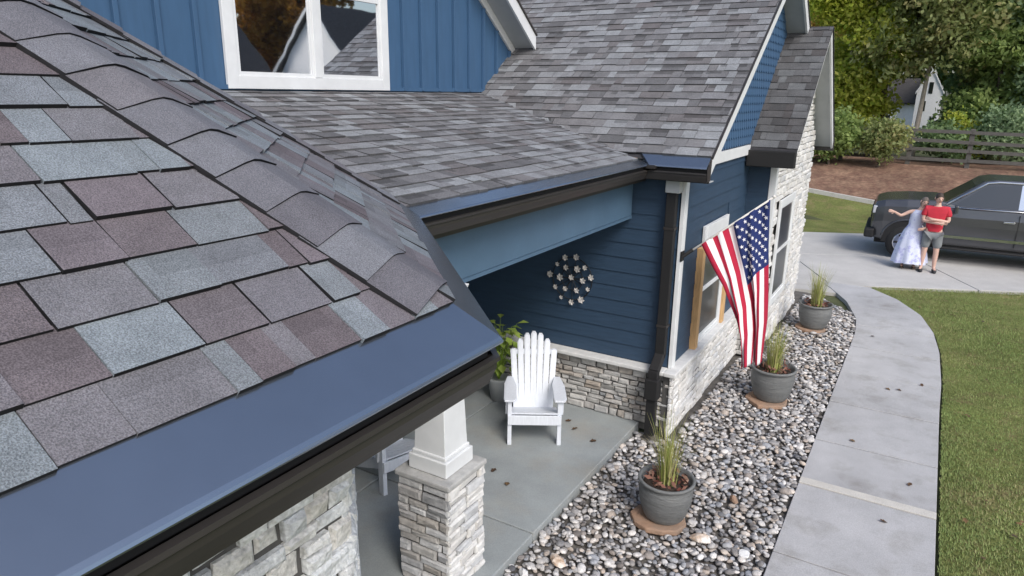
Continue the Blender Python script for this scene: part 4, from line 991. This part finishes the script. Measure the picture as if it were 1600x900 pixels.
for s in (-1, 1):
    P = [(s*.135+x, y, 0) for x, y in ((-.04, .06), (.04, .06), (.05, -.10), (.035, -.20), (-.02, -.21), (-.045, -.10))]
    b = MB(); b.prism(P, (0, 0, .07)); b.build('shoe', M['shoe'], mp, bevel=.02)
head(mp, (0, -.02, 1.655), .098, M['hairdark'], False, (.12, 0, .25))
# woman: long pale dress, leaning to him, one arm stretched out to her right (photo left)
wp = thing('person', 'person in long pale floral dress leaning with an outstretched arm by the truck', 'person', (-.13, 18.02, .012), math.radians(4))
J = {}; Eg = []
J['pelvis'] = ((0, 0, .86), (.14, .11)); J['waist'] = ((.015, 0, 1.0), (.115, .095)); J['chest'] = ((.05, .0, 1.19), (.135, .11)); J['neckb'] = ((.075, .0, 1.35), (.06, .06)); J['neck'] = ((.095, 0, 1.42), (.045, .045)); J['skull'] = ((.11, 0, 1.47), (.045, .045))
Eg += [('pelvis', 'waist'), ('waist', 'chest'), ('chest', 'neckb'), ('neckb', 'neck'), ('neck', 'skull')]
for s, p in ((-1, 'l'), (1, 'r')):
    J[p+'hip'] = ((s*.09, 0, .80), .09); J[p+'knee'] = ((s*.10, -.01, .45), .055); J[p+'calf'] = ((s*.10, .01, .30), .048); J[p+'ank'] = ((s*.11, .01, .08), .03); J[p+'toe'] = ((s*.13, -.13, .04), .028)
    Eg += [('pelvis', p+'hip'), (p+'hip', p+'knee'), (p+'knee', p+'calf'), (p+'calf', p+'ank'), (p+'ank', p+'toe')]
J['lsh'] = ((-.10, 0, 1.31), .05); J['lel'] = ((-.30, -.06, 1.19), .037); J['lwr'] = ((-.44, -.16, 1.28), .025); Eg += [('chest', 'lsh'), ('lsh', 'lel'), ('lel', 'lwr')]
hand(J, Eg, J['lwr'][0], (-.6, -.5, .2), (0, .4, 1), 'l'); Eg.append(('lwr', 'lpalm'))
J['rsh'] = ((.23, 0, 1.29), .05); J['rel'] = ((.30, -.08, 1.05), .038); J['rwr'] = ((.20, -.24, .98), .026); Eg += [('chest', 'rsh'), ('rsh', 'rel'), ('rel', 'rwr')]
hand(J, Eg, J['rwr'][0], (-.6, -.3, -.2), (0, -.2, 1), 'r'); Eg.append(('rwr', 'rpalm'))
skin_obj('body', J, Eg, M['skin'], wp, 1)
b = MB(); n = 36; vs = []; fs = []; prof = [(.36, .14, 0), (.35, .22, 0), (.31, .45, 0), (.255, .68, 0), (.20, .86, 0), (.135, 1.0, .015), (.155, 1.12, .04), (.165, 1.22, .055), (.15, 1.30, .065), (.10, 1.345, .07)]
for i, (rr, z, ox) in enumerate(prof):
    for k in range(n):
        a = 2*math.pi*k/n; fold = 1+(.10*math.sin(k*5*2*math.pi/n*2)+.05*math.sin(k*2*math.pi/n*7))*max(0, (1-z))
        vs.append((ox+rr*fold*math.cos(a), rr*(.80 if z > .9 else .92)*fold*math.sin(a), z+.012*math.sin(a*3)*(1 if i == 0 else 0)))
for i in range(len(prof)-1):
    for k in range(n): fs.append((i*n+k, i*n+(k+1) % n, (i+1)*n+(k+1) % n, (i+1)*n+k))
b.add(vs, fs); b.build('dress', M['dress'], wp, smooth=True)
for s in (-1, 1):
    P = [(s*.12+x, y, 0) for x, y in ((-.035, .05), (.035, .05), (.04, -.10), (.025, -.18), (-.02, -.18), (-.04, -.10))]
    MB().prism(P, (0, 0, .045)).build('sandal', M['sandal'], wp, bevel=.012)
head(wp, (.125, -.02, 1.525), .092, M['hairgrey'], True, (.1, .18, .3))

# ================================================================== FENCE
fn = thing('board_fence', 'dark four-rail board fence along the top of the mulch bank', 'fence', (0, 30, 1.3))
posts = [-10.4, -8.0, -5.55, -3.1, -.80, 1.08, 3.1, 5.4, 7.8, 10.2, 12.6]
for x in posts:
    z = ground_h(x, 30); MB().box((x-.08, 29.92, z-.1), (x+.08, 30.08, z+1.36)).build('post', M['fence'], fn, world=True, bevel=.01)
for i in range(len(posts)-1):
    x0, x1 = posts[i], posts[i+1]; za, zb_ = ground_h(x0, 30), ground_h(x1, 30)
    for k in range(4):
        h = .18+k*.33+rnd.uniform(-.015, .015); tl = rnd.uniform(-.02, .02)
        MB().hexa([(x0, 29.87, za+h), (x1-.01, 29.87, zb_+h+tl), (x1-.01, 29.915, zb_+h+tl), (x0, 29.915, za+h), (x0, 29.87, za+h+.12), (x1-.01, 29.87, zb_+h+.12+tl), (x1-.01, 29.915, zb_+h+.12+tl), (x0, 29.915, za+h+.12)]).build('rail', M['fence'], fn, world=True)
# ================================================================== TREES
def tree(name, label, loc, H, blobs, n, leaf, seed, ls=.2, trunk_r=.16, bark='bark', clear=.25, group='trees behind the fence', cat='tree'):
    """blobs: list of (x,y,z,rx,ry,rz) relative to base"""
    r = random.Random(seed); q = np.random.RandomState(seed)
    t = thing(name, label, cat, loc, 0, group)
    tk = MB(); top = H*.78; pts = []; px_ = py_ = 0
    for k in range(7):
        pts.append((px_, py_, top*k/6-.15)); px_ += r.uniform(-.06, .06); py_ += r.uniform(-.06, .06)
    tk.tube(pts, [trunk_r*(1-.8*k/6) for k in range(7)], 8)
    for (bx, by, bz, rx, ry, rz_) in blobs:
        k = min(5, max(1, int((bz-.3*rz_)/top*6))); s0 = np.array(pts[k]); e0 = V3(bx, by, bz)
        tk.tube([s0, lerp(s0, e0, .5)+V3(0, 0, .15), e0], [trunk_r*.45, trunk_r*.28, trunk_r*.1], 6)
        for _ in range(5):
            d = V3(r.gauss(0, 1), r.gauss(0, 1), r.gauss(.2, .7)); d /= np.linalg.norm(d); a = lerp(s0, e0, r.uniform(.6, 1)); tk.tube([a, a+d*V3(rx, ry, rz_)*.8], [trunk_r*.14, .01], 4)
    tk.build('trunk', M[bark], t)
    vols = np.array([b[3]*b[4]*b[5] for b in blobs])**.67; cnt = (n*vols/vols.sum()).astype(int); C_ = []; T_ = []
    for b, c in zip(blobs, cnt):
        ncl = max(6, c//26); d = q.normal(size=(ncl, 3)); d /= np.linalg.norm(d, axis=1)[:, None]
        rad = q.uniform(.45, 1.08, (ncl, 1)); cc = np.array(b[:3])+d*rad*np.array(b[3:]); ct = q.rand(ncl)
        per = c//ncl
        off = q.normal(size=(ncl, per, 3))*np.array([.20, .20, .13])*(.5+.5*np.array(b[3:]).mean()*1.1)
        C_.append((cc[:, None]+off).reshape(-1, 3)); T_.append(np.clip(np.repeat(ct, per)+q.normal(0, .15, ncl*per), 0, 1))
    C_ = np.concatenate(C_); T_ = np.concatenate(T_); N = len(C_)
    C_[:, 2] = np.maximum(C_[:, 2], .06)
    u = q.normal(size=(N, 3)); u /= np.linalg.norm(u, axis=1)[:, None]; w_ = q.normal(size=(N, 3)); v_ = np.cross(u, w_); v_ /= np.linalg.norm(v_, axis=1)[:, None]
    l = ls*q.uniform(.55, 1.2, (N, 1)); vs = np.stack([C_-u*l*.6, C_+v_*l*.34, C_+u*l*.6, C_-v_*l*.34], 1).reshape(-1, 3)
    big('crown', vs, 4, np.arange(N*4).reshape(-1, 4), LEAF[leaf], t, T_, kind=None)
    return t
def mkblobs(seed, H, W, n, z0=.25, dep=.8):
    r = random.Random(seed); out = []
    for i in range(n):
        z = H*(z0+(1-z0-.08)*(i+.5)/n); k = math.sin(math.pi*min(1, max(.12, (z/H-z0*.6)/(1.05-z0*.6))))**.6
        a = r.uniform(0, 6.28); rr = W*.45*k*r.random()**.5; s = W*r.uniform(.24, .38)*(.5+.6*k); out.append((rr*math.cos(a), rr*math.sin(a)*dep, z, s, s*dep, s*r.uniform(.6, .85)))
    return out
def T(label, x, y, H, W, n, leaf, seed, nb=9, z0=.2, **k):
    n = int(n*3.3); nb = int(nb*1.6); k['ls'] = k.get('ls', .17)*1.15
    nm = k.pop('name', 'broadleaf_tree')
    tree(nm, label, (x, y, ground_h(x, y)-.05), H, mkblobs(seed, H, W, nb, z0), n, leaf, seed, **k)
T('lime green tree right beside the stone wing gable, behind the bank', -3.45, 33.6, 10.5, 4.0, 12000, 'lime', 31, 12, .10)
T('second lime green tree, its crown hanging over the small white house', -2.15, 34.5, 10, 3.0, 9000, 'lime', 32, 10, .40)
T('rusty autumn tree peeking above the far gable of the house', -7.5, 41, 13, 5.0, 8000, 'rust', 33, 10, .25)
T('olive tree with a tall pale trunk in front of the white house', -.75, 32.6, 10, 4.4, 8000, 'olive', 34, 10, .42, bark='barkpale', trunk_r=.11)
T('dark evergreen tree right of the small white house', 1.45, 38.0, 9.5, 3.8, 9000, 'dark', 35, 12, .1, name='evergreen_tree')
T('mid green bushy tree right behind the second visible fence post', 1.7, 32.6, 6.5, 2.7, 11000, 'green', 36, 11, .12)
T('bluish green bushy tree near the right edge behind the fence', 2.75, 33.2, 9.0, 3.8, 12000, 'blue', 37, 11, .06)
T('tall olive tree at the right edge above the bluish tree', 3.3, 36.5, 9.5, 4.2, 10000, 'olive', 38, 10, .28)
T('tall green tree at far right beyond the frame of fence posts', 6.6, 36.0, 7.5, 4.6, 6000, 'green', 39, 9, .15)
T('green tree deep behind the olive tree, right of the white house', 3.8, 45.0, 13, 6.0, 8000, 'green', 40, 10, .08, ls=.26)
T('dark green tree deep behind the lime trees, left of the white house', -8.2, 50.0, 17, 7.5, 7000, 'dark', 41, 10, .05, ls=.28)
T('tall green tree farthest back above the small white house', -2.6, 77.0, 21, 8.5, 8000, 'green', 42, 10, .36, ls=.32)
T('tall mixed green tree in the back row toward the right edge', 20, 58.0, 16, 10.0, 6000, 'green', 43, 10, .05, ls=.3)
T('tall dark tree in the back row right of the white house', 3.4, 60.0, 18, 6.0, 7000, 'dark', 44, 10, .12, ls=.3)
# shrubs at the fence
def bush(label, x, y, H, W, n, leaf, seed, ls=.14): 
    r = random.Random(seed); bl = [(r.uniform(-.4, .4)*W*.6, r.uniform(-.3, .3)*W*.5, H*r.uniform(.3, .75), W*r.uniform(.28, .42), W*r.uniform(.25, .35), H*r.uniform(.25, .36)) for _ in range(7)]
    tree('shrub', label, (x, y, ground_h(x, y)-.04), H, bl, n, leaf, seed, ls=ls, trunk_r=.05, group='shrubs along the fence', cat='shrub')
bush('round dark green shrub at the left end of the mulch bank', -3.35, 29.0, 1.9, 1.9, 6000, 'green', 51)
bush('greyish shrub just left of the pale trunk by the fence', -1.75, 29.2, 1.7, 1.5, 5000, 'olive', 52)
bush('low dark shrub in front of the white house behind the fence', .25, 31.2, 1.5, 2.0, 4500, 'dark', 53)
bush('yellow green shrub behind the middle of the board fence', .75, 31.6, 1.9, 1.3, 3500, 'lime', 54)
bush('bluish shrub behind the fence near the right edge', 2.2, 31.4, 2.3, 1.8, 5000, 'blue', 55)
bush('green shrub behind the fence beyond the stone wing', -5.6, 30.5, 2.6, 2.6, 5000, 'green', 56)
# far wood: one mass
q = np.random.RandomState(3); N = 26000
C_ = np.stack([q.uniform(-40, 45, N), q.uniform(72, 95, N), q.uniform(.2, 22, N)], 1); gap = (C_[:, 0] > -5.5) & (C_[:, 0] < 1.5) & (C_[:, 2] < 7) & (C_[:, 1] < 88); C_ = C_[~gap]; N = len(C_)
u = q.normal(size=(N, 3)); u /= np.linalg.norm(u, axis=1)[:, None]; v_ = np.cross(u, q.normal(size=(N, 3))); v_ /= np.linalg.norm(v_, axis=1)[:, None]; l = q.uniform(.5, 1.1, (N, 1))
fw_ = big('far_woods', np.stack([C_-u*l, C_+v_*l*.6, C_+u*l, C_-v_*l*.6], 1).reshape(-1, 3), 4, np.arange(N*4).reshape(-1, 4), LEAF['green'], None, q.rand(N))
tag(fw_, 'dense dark woods closing off the view behind the trees', 'woods')
# small white house in the gap
hh = thing('distant_house', 'small white gabled house showing between the trees behind the fence', 'house', (-2.2, 70, ground_h(0, 70)))
gz = ground_h(0, 70)
def gab(x0, x1, y0, y1, z0, ze, zp, mt, rm, along='y', ov=.3):
    mb = MB(); xm = (x0+x1)/2
    mb.prism([(x0, y0, z0), (x1, y0, z0), (x1, y0, ze), (xm, y0, zp), (x0, y0, ze)], (0, y1-y0, 0)); a = mb.build('wall', mt, hh, world=True)
    sl_ = (zp-ze)/(xm-x0)
    for s in (-1, 1):
        xe = (x0-ov if s < 0 else x1+ov); MB().hexa([(xe, y0-ov, ze-ov*sl_+.02), (xm, y0-ov, zp+.02), (xm, y1+ov, zp+.02), (xe, y1+ov, ze-ov*sl_+.02), (xe, y0-ov, ze-ov*sl_+.2), (xm, y0-ov, zp+.2), (xm, y1+ov, zp+.2), (xe, y1+ov, ze-ov*sl_+.2)]).build('roof', rm, hh, world=True)
    return a
gab(-1.95, -.1, 68, 72, gz, 4.2, 5.9, M['housewhite'], M['housewhite'], ov=.1)
mb = MB(); mb.box((-5.0, 69, gz), (-1.96, 73, 3.2)); mb.build('wall', M['housewhite'], hh, world=True)
MB().hexa([(-5.3, 68.6, 3.2), (-1.9, 68.6, 3.2), (-1.9, 71, 5.2), (-5.3, 71, 5.2), (-5.3, 68.6, 3.35), (-1.9, 68.6, 3.35), (-1.9, 71, 5.35), (-5.3, 71, 5.35)]).build('roof', M['roofdark'], hh, world=True)
for (xa, xb, za, zb_) in ((-1.15, -.85, 4.1, 5.0), (-1.55, -1.2, 2.7, 3.5), (-.75, -.4, 1.2, 2.2), (-4.3, -3.7, 1.2, 2.3)):
    wq = MB().box((xa, (67.97 if xa > -1.9 else 68.96), za), (xb, (68.02 if xa > -1.9 else 69.02), zb_)).build('window', M['glassdark'], hh, world=True)
# neighbour house across the lawn (mirrored in the dormer window)
nb_ = thing('neighbour_house', 'neighbouring house with dark roof mirrored in the upstairs window', 'house', (38, 27, 0))
def gable_house(root, x0, x1, y0, y1, ze, xr_, zr_):
    MB().prism([(x0+.4, y0+.4, 0), (x1-.4, y0+.4, 0), (x1-.4, y0+.4, ze), (xr_, y0+.4, zr_-.45), (x0+.4, y0+.4, ze)], (0, y1-y0-.8, 0)).build('wall', M['housewhite'], root, world=True)
    for xe in (x0, x1):
        MB().hexa([(xe, y0, ze-.25), (xr_, y0, zr_-.25), (xr_, y1, zr_-.25), (xe, y1, ze-.25), (xe, y0, ze), (xr_, y0, zr_), (xr_, y1, zr_), (xe, y1, ze)]).build('roof', M['roofdark'], root, world=True)
        MB().hexa([(xe, y0-.05, ze-.3), (xr_, y0-.05, zr_-.3), (xr_, y0-.01, zr_-.3), (xe, y0-.01, ze-.3), (xe, y0-.05, ze+.02), (xr_, y0-.05, zr_+.02), (xr_, y0-.01, zr_+.02), (xe, y0-.01, ze+.02)]).build('rake_board', M['white'], root, world=True)
gable_house(nb_, 32.4, 43.6, 17, 38, 3.4, 38, 9.4)
for k in range(3): MB().box((32.76, 19.0+k*3.4, 1.1), (32.82, 20.2+k*3.4, 2.5)).build('window', M['glassdark'], nb_, world=True)
nb2 = thing('neighbour_house', 'second neighbouring house with steep white gable mirrored in the upstairs window', 'house', (32.4, 47, 0))
gable_house(nb2, 26.0, 38.8, 40.6, 56, 2.8, 32.4, 10.2)
T('orange autumn tree behind the neighbouring house, mirrored in the upstairs window', 50, 42, 19, 11, 9000, 'orange', 61, 11, .12, ls=.5, group='garden trees')
T('orange autumn tree beside the steep white gable, mirrored in the upstairs window', 47, 52, 20, 12, 9000, 'orange', 62, 11, .12, ls=.5, group='garden trees')

# ================================================================== RIVER ROCKS
import bmesh
def ico(sub):
    bm = bmesh.new(); bmesh.ops.create_icosphere(bm, subdivisions=sub, radius=1); v = np.array([p.co[:] for p in bm.verts]); f = np.array([[p.index for p in q.verts] for q in bm.faces]); bm.free(); return v, f
iv, if_ = ico(2)  # 80 faces
q = np.random.RandomState(21); VAR = []
for k in range(12):
    d = iv.copy()
    for _ in range(5):
        n_ = q.normal(size=3); n_ /= np.linalg.norm(n_); d += iv*(np.clip(iv@n_, -.2, 1)[:, None]*q.uniform(-.5, .25))
    d *= np.array([1, q.uniform(.55, .9), q.uniform(.32, .55)]); VAR.append(d)
pots_xy = [(-1.66, 5.49, .25), (-1.36, 8.72, .27), (-1.33, 12.07, .26)]
R_ = []
def bed_ok(x, y, pad=.03):
    if y > 13.5 and x > xl(13.5)-.03-(y-13.5)*.9: return False
    if x > xl(max(y, 3))-pad: return False
    if y < 7.06 and x < -2.5+pad: return False
    if y >= 7.06 and y < 10.2 and x < -2.06+pad: return False
    if y >= 10.1 and x < QX+.05+pad: return False
    if y > 14.3: return False
    for a, b, c in pots_xy:
        if (x-a)**2+(y-b)**2 < (c*.95)**2: return False
    if abs(x+2.30) < .1 and abs(y-6.96) < .1: return False
    return True
for layer, (sp, zz) in enumerate(((.058, .0), (.078, .022))):
    ny = int(11.2/sp); nx = int(2.0/sp)
    for j in range(ny):
        for i in range(nx):
            x = -2.6+(i+.5*(j % 2)+q.uniform(-.42, .42))*sp; y = 3.1+(j+q.uniform(-.42, .42))*sp
            if layer == 1 and q.rand() < .15: continue
            s = q.uniform(.020, .040)*(1.5 if q.rand() < .08 else 1)
            if bed_ok(x, y, s*.6): R_.append((x, y, zz-.012+s*.35, s, q.randint(12), q.uniform(0, 6.28), q.uniform(-.35, .35), q.rand()))
def rotm(a, b):
    ca, sa, cb, sb = math.cos(a), math.sin(a), math.cos(b), math.sin(b)
    return np.array([[ca, -sa, 0], [sa, ca, 0], [0, 0, 1]])@np.array([[1, 0, 0], [0, cb, -sb], [0, sb, cb]])
score = []
for k, rk in enumerate(R_):
    dist = math.sqrt(rk[0]**2+rk[1]**2+3.7**2); vis = rk[2] > .015 and rk[1] > 3.9+max(0, (-1.2-rk[0]))*.0
    score.append((rk[3]/dist if vis else 0, k))
score.sort(reverse=True); chosen = set(k for _, k in score[:290])
proto = []
for k in range(12):
    me = bpy.data.meshes.new('river_rock'); me.from_pydata([tuple(p) for p in VAR[k]], [], [tuple(int(i) for i in f_) for f_ in if_]); me.polygons.foreach_set('use_smooth', [True]*len(me.polygons)); me.materials.append(M['rocko']); proto.append(me)
allv = []; allf = []; allt = []; off = 0
for k, rk in enumerate(R_):
    x, y, z, s, vi, a, b, tn = rk
    if k in chosen:
        o = bpy.data.objects.new('river_rock', proto[vi]); COL.objects.link(o); o.location = (x, y, z); o.scale = (s, s, s); o.rotation_euler = (b, 0, a)
        tag(o, 'fist sized rounded river rock lying loose in the near gravel bed', 'rock', 'larger river rocks in the gravel bed')
    else:
        allv.append(VAR[vi]*s@rotm(a, b).T+np.array([x, y, z])); allf.append(if_+off); allt.append(np.full(len(if_), tn)); off += len(iv)
gv = big('river_rocks', np.concatenate(allv), 3, np.concatenate(allf), M['rock'], None, np.concatenate(allt), smooth=True)
tag(gv, 'bed of mixed grey river rocks between house and walkway', 'rocks')
def boulder(label, x, y, s, mt, seed):
    qb = np.random.RandomState(seed+70); pb = VAR[seed].copy()
    for _ in range(9):      # chip flat facets off the round shape
        n_ = qb.normal(size=3); n_ /= np.linalg.norm(n_); lim = qb.uniform(.45, .75)*np.abs(pb@n_).max(); over = np.maximum(pb@n_-lim, 0); pb = pb-over[:, None]*n_*.9
    pb = pb*(1+qb.normal(0, .025, (len(pb), 1)))
    o = obj('boulder', [tuple(p*s) for p in pb], [tuple(int(i) for i in f_) for f_ in if_], M[mt], smooth=False); o.location = (x, y, s*.3+.02); o.rotation_euler = (0, 0, seed)
    return tag(o, label, 'rock')
boulder('large tan and white rock at the patio edge, lower part of the bed', -2.17, 4.42, .12, 'rocktan', 3)
boulder('large white rock against the patio edge at the bottom', -2.33, 4.14, .11, 'rockwhite', 5)
boulder('pale tan oblong rock right beside the nearest planter', -1.25, 5.35, .10, 'rocktan', 7)
boulder('orange tinted rock right of the nearest planter', -1.16, 6.15, .085, 'flag_stone', 2)
boulder('white rock near the walkway edge at the bottom', -.86, 5.35, .075, 'rockwhite', 9)

# ================================================================== GRASS AND LEAVES
q = np.random.RandomState(5); N = 130000
y = 4.2+(17.2-4.2)*q.rand(N)**.9; x0 = np.array([xr(min(v_, 15.55)) for v_ in y]); x = x0+.025+np.abs(q.normal(0, .012, N))+(q.rand(N)**1.4)*3.6
okm = (y < D0[1]-.03+(x-D0[0])*math.tan(math.radians(26)))
x, y = x[okm], y[okm]; N = len(x)
h = q.uniform(.014, .032, N); a = q.uniform(0, 6.28, N); lean = q.uniform(.2, 1.0, N)*h; wv = q.uniform(.003, .006, N)
dx, dy = np.cos(a), np.sin(a); z0 = -.012+.012*np.sin(x*1.7+y*.9)*.5
p0 = np.stack([x-dy*wv, y+dx*wv, z0-.004], 1); p1 = np.stack([x+dy*wv, y-dx*wv, z0-.004], 1); p2 = np.stack([x+dx*lean, y+dy*lean, z0+h], 1)
patch = np.sin(x*2.1+np.sin(y*1.3)*2)*np.sin(y*1.7+x)*.5+.5
gr = big('grass', np.stack([p0, p1, p2], 1).reshape(-1, 3), 3, np.arange(N*3).reshape(-1, 3), M['blade'], None, np.clip(q.rand(N)*.6+patch*.45, 0, 1))
tag(gr, 'short green and tan lawn grass right of the walkway', 'grass')
lm = []
for k in range(3):
    me = bpy.data.meshes.new('fallen_leaf'); pr = [(0, -1), (.35, -.45), (.8, -.2), (.45, .2), (.5, .7), (0, 1), (-.5, .65), (-.4, .15), (-.85, -.1), (-.35, -.5)]
    me.from_pydata([(p[0], p[1], .18*abs(p[0])+.1*math.sin(p[1]*2+k)) for p in pr]+[(0, 0, 0)], [], [(i, (i+1) % 10, 10) for i in range(10)]); me.materials.append(M['leafdry']); lm.append(me)
def leaf(x, y, z, s, k, lb, grp):
    o = bpy.data.objects.new('fallen_leaf', lm[k % 3]); COL.objects.link(o); o.location = (x, y, z+.006); o.scale = (s, s, s); o.rotation_euler = (rnd.uniform(-.2, .2), rnd.uniform(-.2, .2), rnd.uniform(0, 6.28)); tag(o, lb, 'leaf', grp)
for i, (x_, y_) in enumerate(((.12, 6.55), (-.05, 9.95), (.08, 10.0), (.34, 10.35), (-.3, 8.1), (.22, 5.5), (.3, 7.4), (-.4, 12.2))): leaf(x_, y_, .026, .035, i, 'dry dark leaf lying on the concrete walkway', 'dry leaves on the walkway')
k = 0
while k < 46:
    y_ = rnd.uniform(5, 15); x_ = xr(y_)+rnd.uniform(.03, 1.6)
    leaf(x_, y_, .022, rnd.uniform(.02, .035), k, 'small dry brown leaf lying on the lawn', 'dry leaves on the lawn'); k += 1
for i, (x_, y_) in enumerate(((-3.35, 5.3), (-3.1, 5.15), (-3.6, 4.9), (-3.2, 6.7), (-3.05, 6.55), (-2.75, 6.4))): leaf(x_, y_, .085, .04, i, 'dry leaf lying on the porch slab', 'dry leaves on the porch slab')
